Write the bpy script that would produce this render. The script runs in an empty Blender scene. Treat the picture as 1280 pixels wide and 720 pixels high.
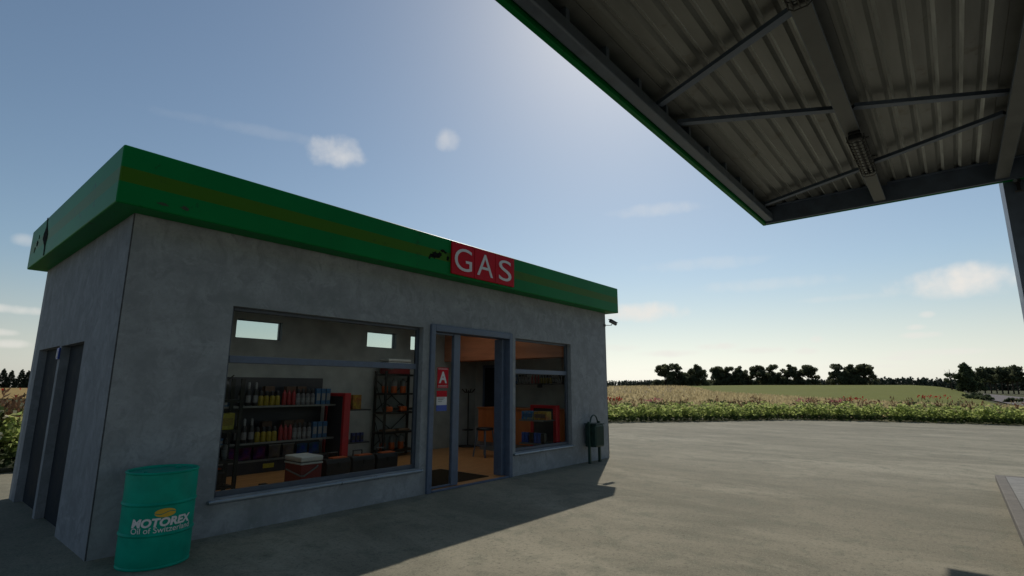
import bpy, bmesh, math, random
import numpy as np
from mathutils import Vector, Matrix
R = math.radians
random.seed(7)
rng = np.random.default_rng(11)
sc = bpy.context.scene
COL = sc.collection

# ------------------------------------------------------------------ materials
def new_mat(name):
    m = bpy.data.materials.new(name); m.use_nodes = True
    nt = m.node_tree; nt.nodes.clear()
    out = nt.nodes.new('ShaderNodeOutputMaterial')
    return m, nt, out

def node(nt, t, **kw):
    n = nt.nodes.new(t)
    for k, v in kw.items():
        if k.startswith('i_'):
            n.inputs[k[2:].replace('_', ' ')].default_value = v
        else:
            setattr(n, k, v)
    return n

def mixc(nt, fac, a, b, blend='MIX'):
    n = nt.nodes.new('ShaderNodeMix'); n.data_type = 'RGBA'; n.blend_type = blend
    for sock, v in ((n.inputs[0], fac), (n.inputs[6], a), (n.inputs[7], b)):
        if hasattr(v, 'links'): nt.links.new(v, sock)
        elif isinstance(v, (int, float)): sock.default_value = v
        else: sock.default_value = (*v, 1) if len(v) == 3 else v
    return n.outputs[2]

def noise(nt, vec, scale, detail=4, rough=.55, lo=.35, hi=.65, dist=0.0):
    n = node(nt, 'ShaderNodeTexNoise'); n.inputs['Scale'].default_value = scale
    n.inputs['Detail'].default_value = detail; n.inputs['Roughness'].default_value = rough
    n.inputs['Distortion'].default_value = dist
    nt.links.new(vec, n.inputs['Vector'])
    r = node(nt, 'ShaderNodeMapRange'); r.inputs[1].default_value = lo; r.inputs[2].default_value = hi
    nt.links.new(n.outputs[0], r.inputs[0])
    return r.outputs[0]

def coords(nt, scale=(1, 1, 1)):
    tc = node(nt, 'ShaderNodeTexCoord'); mp = node(nt, 'ShaderNodeMapping')
    mp.inputs['Scale'].default_value = scale
    nt.links.new(tc.outputs['Object'], mp.inputs['Vector'])
    return mp.outputs[0]

def plain(name, col, rough=.6, metal=0., var=.18, nscale=6., bump=0., spec=.5, scale=(1, 1, 1), dirt=0.):
    m, nt, out = new_mat(name)
    b = node(nt, 'ShaderNodeBsdfPrincipled')
    v = coords(nt, scale)
    f = noise(nt, v, nscale)
    lo = tuple(c * (1 - var) for c in col); hi = tuple(min(1, c * (1 + var)) for c in col)
    c = mixc(nt, f, lo, hi)
    if dirt:
        f2 = noise(nt, v, nscale * .35, 6, .7, .5, .72)
        mm = node(nt, 'ShaderNodeMath', operation='MULTIPLY'); nt.links.new(f2, mm.inputs[0]); mm.inputs[1].default_value = dirt
        c = mixc(nt, mm.outputs[0], c, tuple(x * .45 for x in col))
    nt.links.new(c, b.inputs['Base Color'])
    r = node(nt, 'ShaderNodeMapRange'); r.inputs[3].default_value = max(.05, rough - .08); r.inputs[4].default_value = min(1, rough + .08)
    nt.links.new(f, r.inputs[0]); nt.links.new(r.outputs[0], b.inputs['Roughness'])
    b.inputs['Metallic'].default_value = metal
    b.inputs['Specular IOR Level'].default_value = spec
    if bump:
        bp = node(nt, 'ShaderNodeBump'); bp.inputs['Strength'].default_value = bump; bp.inputs['Distance'].default_value = .01
        nt.links.new(noise(nt, v, nscale * 6, 5), bp.inputs['Height']); nt.links.new(bp.outputs[0], b.inputs['Normal'])
    nt.links.new(b.outputs[0], out.inputs[0])
    return m

def concrete(name, base, streak=(1, 1, 1), patch=1.1):
    m, nt, out = new_mat(name)
    b = node(nt, 'ShaderNodeBsdfPrincipled')
    v = coords(nt); vs = coords(nt, streak)
    lo = tuple(c * .8 for c in base); hi = tuple(c * 1.16 for c in base)
    c = mixc(nt, noise(nt, vs, 2.2 * patch, 7, .62, .32, .68, .3), lo, hi)
    c = mixc(nt, noise(nt, v, 26, 4, .6, .5, .95), c, tuple(x * .72 for x in base))
    c = mixc(nt, noise(nt, vs, .9 * patch, 5, .7, .55, .75, .6), c, (base[0] * .66, base[1] * .69, base[2] * .66))
    # small dark pits and rust-grey marks
    c = mixc(nt, noise(nt, v, 5.5, 3, .8, .69, .76), c, (base[0] * .45, base[1] * .4, base[2] * .4))
    c = mixc(nt, noise(nt, coords(nt, (1, 1, .8)), 4.2, 7, .7, .48, .62, 1.2), c, tuple(x * .79 for x in base))
    c = mixc(nt, noise(nt, coords(nt, (1.3, 1.3, 2.2)), 2.6, 6, .75, .56, .7, .8), c, tuple(x * 1.13 for x in base))
    nt.links.new(c, b.inputs['Base Color'])
    b.inputs['Roughness'].default_value = .85; b.inputs['Specular IOR Level'].default_value = .25
    bp = node(nt, 'ShaderNodeBump'); bp.inputs['Strength'].default_value = .22; bp.inputs['Distance'].default_value = .008
    nt.links.new(noise(nt, v, 7, 6, .6, .2, .8), bp.inputs['Height']); nt.links.new(bp.outputs[0], b.inputs['Normal'])
    nt.links.new(b.outputs[0], out.inputs[0])
    return m

def leaf_mat(name, cols, trans=.35, nscale=1.2, rough=.7):
    m, nt, out = new_mat(name)
    v = coords(nt)
    g = node(nt, 'ShaderNodeNewGeometry')
    ramp = node(nt, 'ShaderNodeValToRGB')
    el = ramp.color_ramp.elements
    el[0].color = (*cols[0], 1); el[1].color = (*cols[-1], 1); el[1].position = 1
    for i, c in enumerate(cols[1:-1]):
        e = el.new((i + 1) / (len(cols) - 1)); e.color = (*c, 1)
    nt.links.new(g.outputs['Random Per Island'], ramp.inputs[0])
    c = mixc(nt, noise(nt, v, nscale, 3), ramp.outputs[0], (.5, .5, .5), 'SOFT_LIGHT')
    d = node(nt, 'ShaderNodeBsdfPrincipled'); nt.links.new(c, d.inputs['Base Color']); d.inputs['Roughness'].default_value = rough
    d.inputs['Specular IOR Level'].default_value = .2
    t = node(nt, 'ShaderNodeBsdfTranslucent'); nt.links.new(c, t.inputs['Color'])
    mx = node(nt, 'ShaderNodeMixShader'); mx.inputs[0].default_value = trans
    nt.links.new(d.outputs[0], mx.inputs[1]); nt.links.new(t.outputs[0], mx.inputs[2])
    nt.links.new(mx.outputs[0], out.inputs[0])
    return m

M = {}
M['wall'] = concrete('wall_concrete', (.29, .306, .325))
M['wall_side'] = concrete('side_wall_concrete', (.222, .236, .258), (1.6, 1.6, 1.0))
M['inner'] = plain('interior_plaster', (.345, .365, .355), .9, var=.12, nscale=2.5, spec=.2)
M['joint'] = plain('dark_joint_sealant', (.075, .08, .085), .85, 0, .3, 12, spec=.1)
M['frame'] = plain('blue_grey_painted_frame', (.085, .115, .175), .38, .0, .1, 9)
M['dark_frame'] = plain('dark_window_frame', (.055, .07, .095), .4, .0, .1, 9)
M['sill'] = plain('metal_sill', (.24, .275, .31), .33, .6, .12, 7)
M['door_grey'] = plain('dark_grey_door', (.024, .029, .036), .7, 0, .12, 5, spec=.08)
M['steel'] = plain('grey_blue_steel', (.125, .155, .2), .45, .3, .14, 4, dirt=.25)
M['steel_dark'] = plain('navy_steel', (.105, .135, .19), .45, .3, .14, 4, dirt=.2)
M['steel_brown'] = plain('dusty_steel', (.115, .122, .122), .55, .2, .14, 4, dirt=.25)
M['black'] = plain('black_plastic', (.012, .012, .014), .45, 0, .15, 20)
M['rack'] = plain('charcoal_rack_metal', (.016, .017, .016), .5, .3, .15, 15)
M['gondola'] = plain('dark_grey_shelf_metal', (.03, .032, .042), .5, .2, .1, 8)
M['gondola_edge'] = plain('shelf_edge_metal', (.16, .17, .165), .45, .3, .1, 8)
M['red_metal'] = plain('red_painted_metal', (.42, .012, .02), .4, 0, .1, 8)
M['orange_plastic'] = plain('orange_plastic', (.5, .1, .02), .5, 0, .1, 9)
M['white_plastic'] = plain('white_plastic', (.62, .64, .62), .5, 0, .06, 9)
M['cooler_red'] = plain('cooler_red_plastic', (.22, .022, .022), .45, 0, .1, 9)
M['grey_plastic'] = plain('grey_plastic', (.16, .17, .17), .5, 0, .1, 9)
M['bin_green'] = plain('dark_green_metal', (.012, .042, .034), .42, .2, .2, 9)
M['mat'] = plain('brown_door_mat', (.055, .036, .02), .95, 0, .25, 60, .6, .1)
M['white_letter'] = plain('white_letter_paint', (.66, .64, .64), .5, 0, .05, 8)
M['sign_red'] = plain('red_sign_panel', (.5, .003, .014), .5, 0, .08, 6, spec=.15)
M['blue_sign'] = plain('blue_sign_paint', (.015, .06, .35), .4, 0, .1, 9)
M['counter_orange'] = plain('orange_wood_veneer', (.44, .135, .038), .45, 0, .2, 3, 0, .4, (1, 1, .25))
M['soffit_wood'] = plain('orange_brown_panel', (.47, .17, .075), .5, 0, .18, 2.5, 0, .3, (1, .3, 2.5))
M['wood_board'] = plain('brown_board', (.16, .1, .05), .75, 0, .25, 8, .3, .3, (1, 1, .2))
M['bark'] = plain('bark', (.06, .045, .035), .9, 0, .3, 5, .5, .2, (1, 1, .3))
M['yellow_emblem'] = plain('yellow_emblem_paint', (.62, .36, .02), .45, 0, .06, 8)
M['lamp_diffuser'] = plain('dull_lamp_diffuser', (.2, .215, .215), .25, 0, .1, 9)
M['lens'] = plain('dark_lens', (.01, .01, .012), .12, 0, .05, 9)
M['cctv'] = plain('grey_camera_housing', (.09, .095, .1), .4, .2, .1, 9)

# fascia paint: dark green with a thin olive stripe, glossy
def fascia_mat(stripe):
    m, nt, out = new_mat('green_fascia_paint' if stripe else 'green_fascia_paint_unstriped')
    b = node(nt, 'ShaderNodeBsdfPrincipled')
    v = coords(nt)
    c = mixc(nt, noise(nt, v, .8, 4), (.0006, .15, .034), (.001, .185, .042))
    tc = node(nt, 'ShaderNodeTexCoord'); sx = node(nt, 'ShaderNodeSeparateXYZ'); nt.links.new(tc.outputs['Object'], sx.inputs[0])
    if stripe:
        def ramp(a, bb):
            r = node(nt, 'ShaderNodeMapRange'); r.inputs[1].default_value = a; r.inputs[2].default_value = bb
            nt.links.new(sx.outputs[2], r.inputs[0]); return r.outputs[0]
        mu = node(nt, 'ShaderNodeMath', operation='MULTIPLY')
        nt.links.new(ramp(3.846, 3.852), mu.inputs[0]); nt.links.new(ramp(4.016, 4.010), mu.inputs[1])
        c = mixc(nt, mu.outputs[0], c, (.052, .14, .010))
    c = mixc(nt, noise(nt, v, 3.0, 5, .7, .62, .72), c, (.016, .05, .02))
    nt.links.new(c, b.inputs['Base Color'])
    b.inputs['Roughness'].default_value = .42
    b.inputs['Specular IOR Level'].default_value = .11
    nt.links.new(b.outputs[0], out.inputs[0])
    return m
M['fascia'] = fascia_mat(True)
M['fascia_plain'] = fascia_mat(False)

# thin clear window glass
def glass_mat():
    m, nt, out = new_mat('clear_window_glass')
    t = node(nt, 'ShaderNodeBsdfTransparent'); t.inputs[0].default_value = (.9, .93, .92, 1)
    g = node(nt, 'ShaderNodeBsdfGlossy'); g.inputs['Roughness'].default_value = .02
    f = node(nt, 'ShaderNodeFresnel'); f.inputs[0].default_value = 1.045
    v = coords(nt); n = noise(nt, v, 1.5, 4)
    mu = node(nt, 'ShaderNodeMath', operation='MULTIPLY_ADD'); nt.links.new(n, mu.inputs[0]); mu.inputs[1].default_value = .006
    nt.links.new(f.outputs[0], mu.inputs[2])
    mx = node(nt, 'ShaderNodeMixShader'); nt.links.new(mu.outputs[0], mx.inputs[0])
    nt.links.new(t.outputs[0], mx.inputs[1]); nt.links.new(g.outputs[0], mx.inputs[2])
    nt.links.new(mx.outputs[0], out.inputs[0])
    return m
M['glass'] = glass_mat()

def frosted_mat():
    m, nt, out = new_mat('added_rooflight_pane')
    t = node(nt, 'ShaderNodeBsdfTranslucent'); v = coords(nt)
    nt.links.new(mixc(nt, noise(nt, v, 2, 4), (.72, .74, .74), (.82, .84, .84)), t.inputs[0])
    nt.links.new(t.outputs[0], out.inputs[0]); return m
M['frosted'] = frosted_mat()  # diffusing pane for the added skylights

# wooden plank floor
def plank_mat():
    m, nt, out = new_mat('orange_plank_floor')
    b = node(nt, 'ShaderNodeBsdfPrincipled'); v = coords(nt)
    br = node(nt, 'ShaderNodeTexBrick'); br.inputs['Scale'].default_value = 1
    br.inputs['Brick Width'].default_value = 1.6; br.inputs['Row Height'].default_value = .17
    br.inputs['Mortar Size'].default_value = .003
    br.inputs['Color1'].default_value = (.6, .285, .1, 1); br.inputs['Color2'].default_value = (.7, .35, .13, 1); br.inputs['Mortar'].default_value = (.12, .06, .03, 1)
    nt.links.new(v, br.inputs['Vector'])
    v2 = coords(nt, (.6, 9, 1))
    c = mixc(nt, noise(nt, v2, 3, 5), br.outputs[0], (.46, .2, .065))
    nt.links.new(c, b.inputs['Base Color']); b.inputs['Roughness'].default_value = .42
    nt.links.new(b.outputs[0], out.inputs[0]); return m
M['planks'] = plank_mat()

# yard concrete: warm grey, stretched wear, fine grain
def yard_mat():
    m, nt, out = new_mat('worn_yard_concrete')
    b = node(nt, 'ShaderNodeBsdfPrincipled'); v = coords(nt)
    tc = node(nt, 'ShaderNodeTexCoord'); mp = node(nt, 'ShaderNodeMapping'); mp.inputs['Rotation'].default_value = (0, 0, R(-50)); mp.inputs['Scale'].default_value = (1, .42, 1)
    nt.links.new(tc.outputs['Object'], mp.inputs['Vector']); vs = mp.outputs[0]
    c = mixc(nt, noise(nt, vs, .22, 6, .6, .3, .7, .4), (.20, .182, .132), (.315, .288, .215))
    c = mixc(nt, noise(nt, vs, 1.1, 6, .65, .42, .7, .5), c, (.16, .152, .11))
    c = mixc(nt, noise(nt, vs, .55, 7, .7, .52, .7, .8), c, (.345, .315, .238))
    c = mixc(nt, noise(nt, v, 3.2, 6, .7, .5, .74, .4), c, (.15, .155, .112))
    c = mixc(nt, noise(nt, v, 22, 4, .7, .52, .76), c, (.10, .094, .07))
    c = mixc(nt, noise(nt, v, 60, 3, .7, .55, .75), c, (.40, .375, .30))
    nt.links.new(c, b.inputs['Base Color']); b.inputs['Roughness'].default_value = .9; b.inputs['Specular IOR Level'].default_value = .2
    bp = node(nt, 'ShaderNodeBump'); bp.inputs['Strength'].default_value = .4; bp.inputs['Distance'].default_value = .01
    nt.links.new(noise(nt, v, 30, 6, .7, .2, .8), bp.inputs['Height']); nt.links.new(bp.outputs[0], b.inputs['Normal'])
    nt.links.new(b.outputs[0], out.inputs[0]); return m
M['yard'] = yard_mat()
M['kerb'] = concrete('kerb_concrete', (.17, .155, .135))
M['slab'] = concrete('island_slab_concrete', (.25, .245, .23), (1, 1, 1), .8)

def ground_mat(name, cols, s=.05, s2=1.5, scale=(1, 1, 1)):
    m, nt, out = new_mat(name)
    b = node(nt, 'ShaderNodeBsdfPrincipled'); v = coords(nt, scale)
    c = mixc(nt, noise(nt, v, s, 6), cols[0], cols[1])
    c = mixc(nt, noise(nt, v, s2, 5, .7, .4, .7), c, cols[2])
    nt.links.new(c, b.inputs['Base Color']); b.inputs['Roughness'].default_value = .95; b.inputs['Specular IOR Level'].default_value = .1
    nt.links.new(b.outputs[0], out.inputs[0]); return m
M['ground'] = ground_mat('rough_grass_ground', ((.06, .075, .028), (.1, .09, .04), (.05, .05, .025)))
M['tan'] = ground_mat('ripe_crop_ground', ((.3, .225, .135), (.25, .19, .11), (.2, .15, .085)), .08, 2)
M['greenfield'] = ground_mat('young_crop_ground', ((.135, .145, .022), (.16, .168, .03), (.11, .122, .02)), .03, .9)
M['gold'] = ground_mat('gold_stubble_ground', ((.34, .24, .09), (.3, .2, .075), (.24, .17, .06)), .05, .6)
M['farbrown'] = ground_mat('ploughed_ground', ((.2, .12, .065), (.24, .145, .07), (.17, .1, .055)), .04, .6)
M['road'] = ground_mat('grey_track', ((.17, .15, .15), (.2, .18, .175), (.14, .125, .125)), .08, 1.5)
M['metal_sheet'] = None

# corrugated sheet: galvanised, dull, slightly warm, streaked along the ribs
def sheet_mat():
    m, nt, out = new_mat('galvanised_roof_sheet')
    b = node(nt, 'ShaderNodeBsdfPrincipled'); v = coords(nt, (.35, 3, 1)); v1 = coords(nt)
    c = mixc(nt, noise(nt, v, 2, 6), (.135, .14, .135), (.185, .192, .185))
    c = mixc(nt, noise(nt, v1, 2.5, 6, .7, .58, .7), c, (.11, .1, .085))
    nt.links.new(c, b.inputs['Base Color']); b.inputs['Roughness'].default_value = .4; b.inputs['Metallic'].default_value = .5
    nt.links.new(b.outputs[0], out.inputs[0]); return m
M['sheet'] = sheet_mat()
M['rib_highlight'] = plain('painted_rib_highlight', (.62, .65, .64), .4, .35, .25, 2.2, 0, .5, (.5, 6, 1))  # pale colour that paints bright reflection lines along the ribs

M['leaf_bright'] = leaf_mat('bright_green_leaves', [(.29, .36, .11), (.35, .42, .13), (.43, .48, .18), (.31, .38, .115)], .78)
M['leaf_tip'] = leaf_mat('yellow_green_tips', [(.46, .44, .18), (.5, .47, .22), (.4, .42, .14)], .5)
M['leaf_dark'] = leaf_mat('dark_green_leaves', [(.05, .075, .028), (.07, .1, .035), (.09, .12, .04)], .5)
M['leaf_red'] = leaf_mat('red_brown_stalks', [(.15, .085, .05), (.18, .095, .055), (.13, .1, .05)], .45)
M['leaf_pine'] = leaf_mat('dark_pine_foliage', [(.09, .105, .06), (.11, .125, .07), (.135, .145, .08)], .6)
M['leaf_fir'] = leaf_mat('dark_fir_foliage', [(.035, .048, .03), (.045, .06, .035), (.055, .068, .04)], .25)
M['leaf_broad'] = leaf_mat('dark_broad_foliage', [(.055, .07, .038), (.07, .09, .044), (.09, .11, .05)], .42)
M['leaf_far'] = leaf_mat('far_wood_foliage', [(.05, .062, .042), (.06, .075, .05), (.07, .08, .05)], .1)
M['straw'] = leaf_mat('ripe_crop_stalks', [(.5, .405, .215), (.42, .345, .185), (.34, .275, .145), (.58, .49, .29)], .65)
M['petal_red'] = leaf_mat('red_petals', [(.5, .03, .02), (.42, .015, .015), (.55, .06, .03)], .3)
M['petal_pink'] = leaf_mat('pink_petals', [(.6, .2, .2), (.52, .15, .16), (.64, .28, .27)], .3)
M['petal_cream'] = leaf_mat('cream_petals', [(.5, .46, .3), (.55, .52, .36)], .3)

# ------------------------------------------------------------------ mesh builder
class MB:
    def __init__(s): s.v = []; s.f = []; s.m = []; s.cur = 0
    def mat(s, i): s.cur = i; return s
    def add(s, vs, fs):
        o = len(s.v); s.v += [tuple(p) for p in vs]
        for f in fs: s.f.append(tuple(i + o for i in f)); s.m.append(s.cur)
        return s
    def box(s, x0, x1, y0, y1, z0, z1):
        return s.add([(x0, y0, z0), (x1, y0, z0), (x1, y1, z0), (x0, y1, z0), (x0, y0, z1), (x1, y0, z1), (x1, y1, z1), (x0, y1, z1)],
                     [(0, 3, 2, 1), (4, 5, 6, 7), (0, 1, 5, 4), (1, 2, 6, 5), (2, 3, 7, 6), (3, 0, 4, 7)])
    def bar(s, a, b, w, h, up=(0, 0, 1)):
        a, b = Vector(a), Vector(b); d = (b - a).normalized(); u = Vector(up)
        r = d.cross(u).normalized(); u = r.cross(d)
        vs = []
        for p in (a, b):
            for i, j in ((-1, -1), (1, -1), (1, 1), (-1, 1)): vs.append(p + r * (i * w / 2) + u * (j * h / 2))
        return s.add(vs, [(0, 1, 2, 3), (7, 6, 5, 4), (0, 4, 5, 1), (1, 5, 6, 2), (2, 6, 7, 3), (3, 7, 4, 0)])
    def tube(s, pts, r, n=8, r2=None):
        pts = [Vector(p) for p in pts]; rings = []
        for i, p in enumerate(pts):
            d = (pts[min(i + 1, len(pts) - 1)] - pts[max(i - 1, 0)]).normalized()
            x = d.orthogonal().normalized() if i == 0 else (px - d * px.dot(d)).normalized()
            px = x; y = d.cross(x)
            rr = r if r2 is None else r + (r2 - r) * i / (len(pts) - 1)
            rings.append([p + (x * math.cos(t) + y * math.sin(t)) * rr for t in (2 * math.pi * k / n for k in range(n))])
        vs = [q for rg in rings for q in rg]; fs = []
        for i in range(len(rings) - 1):
            for k in range(n):
                fs.append((i * n + k, i * n + (k + 1) % n, (i + 1) * n + (k + 1) % n, (i + 1) * n + k))
        fs.append(tuple(range(n - 1, -1, -1))); fs.append(tuple((len(rings) - 1) * n + k for k in range(n)))
        return s.add(vs, fs)
    def lathe(s, prof, c=(0, 0, 0), n=24):
        vs = []; fs = []
        for r, z in prof:
            for k in range(n):
                t = 2 * math.pi * k / n; vs.append((c[0] + r * math.cos(t), c[1] + r * math.sin(t), c[2] + z))
        L = len(prof)
        for i in range(L - 1):
            for k in range(n):
                fs.append((i * n + k, i * n + (k + 1) % n, (i + 1) * n + (k + 1) % n, (i + 1) * n + k))
        fs.append(tuple(range(n - 1, -1, -1))); fs.append(tuple((L - 1) * n + k for k in range(n)))
        return s.add(vs, fs)
    def build(s, name, mats, parent=None, world=True, bevel=0., smooth=False, loc=None, segs=2):
        me = bpy.data.meshes.new(name); me.from_pydata(s.v, [], s.f)
        mats = mats if isinstance(mats, (list, tuple)) else [mats]
        for m in mats: me.materials.append(M[m] if isinstance(m, str) else m)
        me.polygons.foreach_set('material_index', s.m)
        if smooth: me.polygons.foreach_set('use_smooth', [True] * len(s.f))
        me.update()
        o = bpy.data.objects.new(name, me); COL.objects.link(o)
        if parent is not None:
            o.parent = parent
            if world:
                p = Vector(parent.location)
                if parent.parent: p += Vector(parent.parent.location)
                o.location = -p
        if loc: o.location = loc
        if bevel:
            bm = o.modifiers.new('bevel', 'BEVEL'); bm.width = bevel; bm.segments = segs; bm.limit_method = 'ANGLE'; bm.angle_limit = R(40)
            bm.harden_normals = False
        if smooth:
            md = o.modifiers.new('edges', 'EDGE_SPLIT'); md.split_angle = R(35)
        return o

def tag(o, label=None, cat=None, group=None, kind=None):
    if label: o['label'] = label
    if cat: o['category'] = cat
    if group: o['group'] = group
    if kind: o['kind'] = kind
    return o
def thing(name, loc, label, cat, group=None, rz=0):
    o = bpy.data.objects.new(name, None); COL.objects.link(o); o.location = loc; o.rotation_euler.z = rz
    o.empty_display_size = .2
    return tag(o, label, cat, group)
def dup(root, loc, label, group=None, rz=None, sc_=None, cat=None):
    c = root.copy(); COL.objects.link(c); c.location = loc
    c['label'] = label
    if cat: c['category'] = cat
    if group: c['group'] = group
    if rz is not None: c.rotation_euler.z = rz
    if sc_: c.scale = sc_
    for ch in list(root.children):
        k = ch.copy(); COL.objects.link(k); k.parent = c
        for g in list(ch.children):
            q = g.copy(); COL.objects.link(q); q.parent = k
    return c

def text_mesh(txt, offset=0., shear=0., extrude=.0, res=6):
    cu = bpy.data.curves.new('text', 'FONT'); cu.body = txt; cu.offset = offset; cu.shear = shear; cu.extrude = extrude
    cu.resolution_u = res; cu.align_x = 'CENTER'
    o = bpy.data.objects.new('text', cu); COL.objects.link(o)
    dg = bpy.context.evaluated_depsgraph_get(); dg.update()
    me = bpy.data.meshes.new_from_object(o.evaluated_get(dg))
    vs = np.array([v.co[:] for v in me.vertices]); fs = [tuple(p.vertices) for p in me.polygons]
    bpy.data.objects.remove(o); bpy.data.curves.remove(cu); bpy.data.meshes.remove(me)
    lo, hi = vs.min(0), vs.max(0)
    vs[:, :2] = (vs[:, :2] - (lo + hi)[:2] / 2) / (hi - lo)[:2]   # unit box centred
    return vs, fs

def quads(name, P, U, V, mats, midx=None, parent=None):
    """one mesh of leaf quads: centre P, half axes U, V (numpy N x 3); pointed leaf shape"""
    n = len(P)
    co = np.empty((n, 4, 3)); co[:, 0] = P - V; co[:, 1] = P + U - V * .05; co[:, 2] = P + V; co[:, 3] = P - U - V * .05
    me = bpy.data.meshes.new(name)
    me.vertices.add(n * 4); me.vertices.foreach_set('co', co.reshape(-1).astype(np.float32))
    me.loops.add(n * 4); me.loops.foreach_set('vertex_index', np.arange(n * 4, dtype=np.int32))
    me.polygons.add(n); me.polygons.foreach_set('loop_start', np.arange(0, n * 4, 4, dtype=np.int32))
    me.polygons.foreach_set('loop_total', np.full(n, 4, dtype=np.int32))
    for m in mats: me.materials.append(M[m])
    if midx is not None: me.polygons.foreach_set('material_index', midx.astype(np.int32))
    me.update(calc_edges=True); me.validate()
    return me
def rand_axes(n, L, W, up=0.0, spread=1.0):
    d = rng.normal(size=(n, 3)); d[:, 2] = d[:, 2] * spread + up
    d /= np.linalg.norm(d, axis=1)[:, None]
    e = rng.normal(size=(n, 3)); u = np.cross(d, e); u /= np.linalg.norm(u, axis=1)[:, None]
    return u * np.asarray(W).reshape(-1, 1), d * np.asarray(L).reshape(-1, 1)
def obj_of(name, me, parent=None, loc=(0, 0, 0)):
    o = bpy.data.objects.new(name, me); COL.objects.link(o); o.location = loc
    if parent: o.parent = parent
    return o

# ------------------------------------------------------------------ terrain
def sstep(a, b, x):
    t = np.clip((x - a) / (b - a), 0, 1); return t * t * (3 - 2 * t)
CAMXY = np.array([-1.58, -6.83])
def terrain(x, y):
    dx, dy = x - CAMXY[0], y - CAMXY[1]
    d = np.hypot(dx, dy); az = np.degrees(np.arctan2(dy, dx))
    A = np.interp(az, [-180, -60, -4, -1, 1.2, 3, 15, 26, 30, 60, 80, 180], [0, .1, .1, .3, 2.4, 2.95, 2.95, 2.5, 2.2, 1.5, 1.2, 0])
    h = A * sstep(48, 262, d) - np.clip(d - 275, 0, 400) * .006 * (A > .5) + sstep(500, 1600, d) * 2.0
    return h * 1.0
az_g = np.radians(np.arange(0, 360, 1.5)); rad_g = np.concatenate([[0, 12, 24, 34, 42, 50, 60, 72, 85, 100], np.arange(120, 300, 15), [320, 360, 420, 500, 600, 750, 950, 1250, 1700, 2500, 4000]])
def polar_sheet(name, azs, rads, mat, off, label=None, wrap=False):
    mb = MB(); na, nr = len(azs), len(rads)
    for r in range(nr):
        for a in range(na):
            rr = rads[r] if np.ndim(rads[r]) == 0 else rads[r][a]
            x = CAMXY[0] + rr * math.cos(azs[a]); y = CAMXY[1] + rr * math.sin(azs[a])
            mb.v.append((x, y, float(terrain(np.array(x), np.array(y))) + off))
    for r in range(nr - 1):
        for a in range(na if wrap else na - 1):
            a2 = (a + 1) % na
            mb.f.append((r * na + a, (r + 1) * na + a, (r + 1) * na + a2, r * na + a2)); mb.m.append(0)
    o = mb.build(name, mat, smooth=False)
    o.data.polygons.foreach_set('use_smooth', [True] * len(mb.f))
    return tag(o, kind='structure')
polar_sheet('ground', az_g, rad_g[1:] if False else np.concatenate([[.5], rad_g[1:]]), 'ground', -.06, wrap=True)
def field(name, ctrl, mat, off, n=14):
    """ctrl rows: (azimuth deg, near m, far m)"""
    c = np.array(ctrl); azs = np.arange(c[0, 0], c[-1, 0] + .01, .5)
    near = np.interp(azs, c[:, 0], c[:, 1]); far = np.interp(azs, c[:, 0], c[:, 2])
    rads = [near + (far - near) * k / n for k in range(n + 1)]
    return polar_sheet(name, np.radians(azs), rads, mat, off)
TAN = [(-12, 38, 46), (-2, 38, 47), (1.5, 38, 50), (5.5, 38, 58), (8, 37, 65), (11.5, 37, 76), (15, 36, 91), (18.5, 36, 109), (19.6, 36, 125), (20.6, 35, 160), (22, 34, 200), (24, 34, 218), (30, 33, 225), (40, 33, 225)]
field('ripe_crop_field', TAN, 'tan', .03)
field('green_crop_field', [(-4, 46, 50), (-2.5, 46.5, 72), (-1.5, 47, 100), (.3, 48, 258), (1.5, 49.5, 266), (5.5, 57.5, 270), (8, 64, 271), (11.5, 75, 272), (15, 90, 272), (18.5, 108, 272), (19.6, 124, 265), (20.6, 159, 255), (22, 198, 235), (23, 206, 212)], 'greenfield', .05)
field('ploughed_field', [(-1, 240, 300), (0.3, 259, 285), (5.5, 271, 300), (11.5, 273, 300), (18, 273, 300)], 'farbrown', .06)
field('gold_stubble_field', [(76, 95, 270), (90, 95, 270), (100, 95, 270)], 'gold', .05)
field('grey_track', [(-14, 58, 92), (-8, 60, 104), (-5, 64, 118), (-3.2, 74, 150), (-2, 102, 190), (-1.5, 150, 200)], 'road', .09)

# ------------------------------------------------------------------ yard pavement
EDGE = [(-40, 9.6), (-20, 9.2), (-8, 8.5), (0, 7.95), (6, 8.1), (12, 8.6), (18, 8.3), (22.4, 6.5), (26, 3.5), (29, 1.5), (31, -.1), (32.5, -4), (33.2, -9), (33.2, -14), (30, -24)]
yard_poly = EDGE + [(10, -32), (-20, -32), (-40, -25)]
def sub_edge(pts, step=.5, wob=.12):
    out = []
    for i in range(len(pts) - 1):
        a, b = np.array(pts[i]), np.array(pts[i + 1]); n = max(1, int(np.linalg.norm(b - a) / step))
        for k in range(n): out.append(a + (b - a) * k / n + rng.normal(size=2) * wob)
    return out
mb = MB(); pe = sub_edge(EDGE) + [np.array(p) for p in yard_poly[len(EDGE):]]
vs = [(p[0], p[1], 0.) for p in pe]; mb.add(vs, [tuple(range(len(vs)))[::-1]])
tag(mb.build('pavement', 'yard'), kind='structure')

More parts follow.
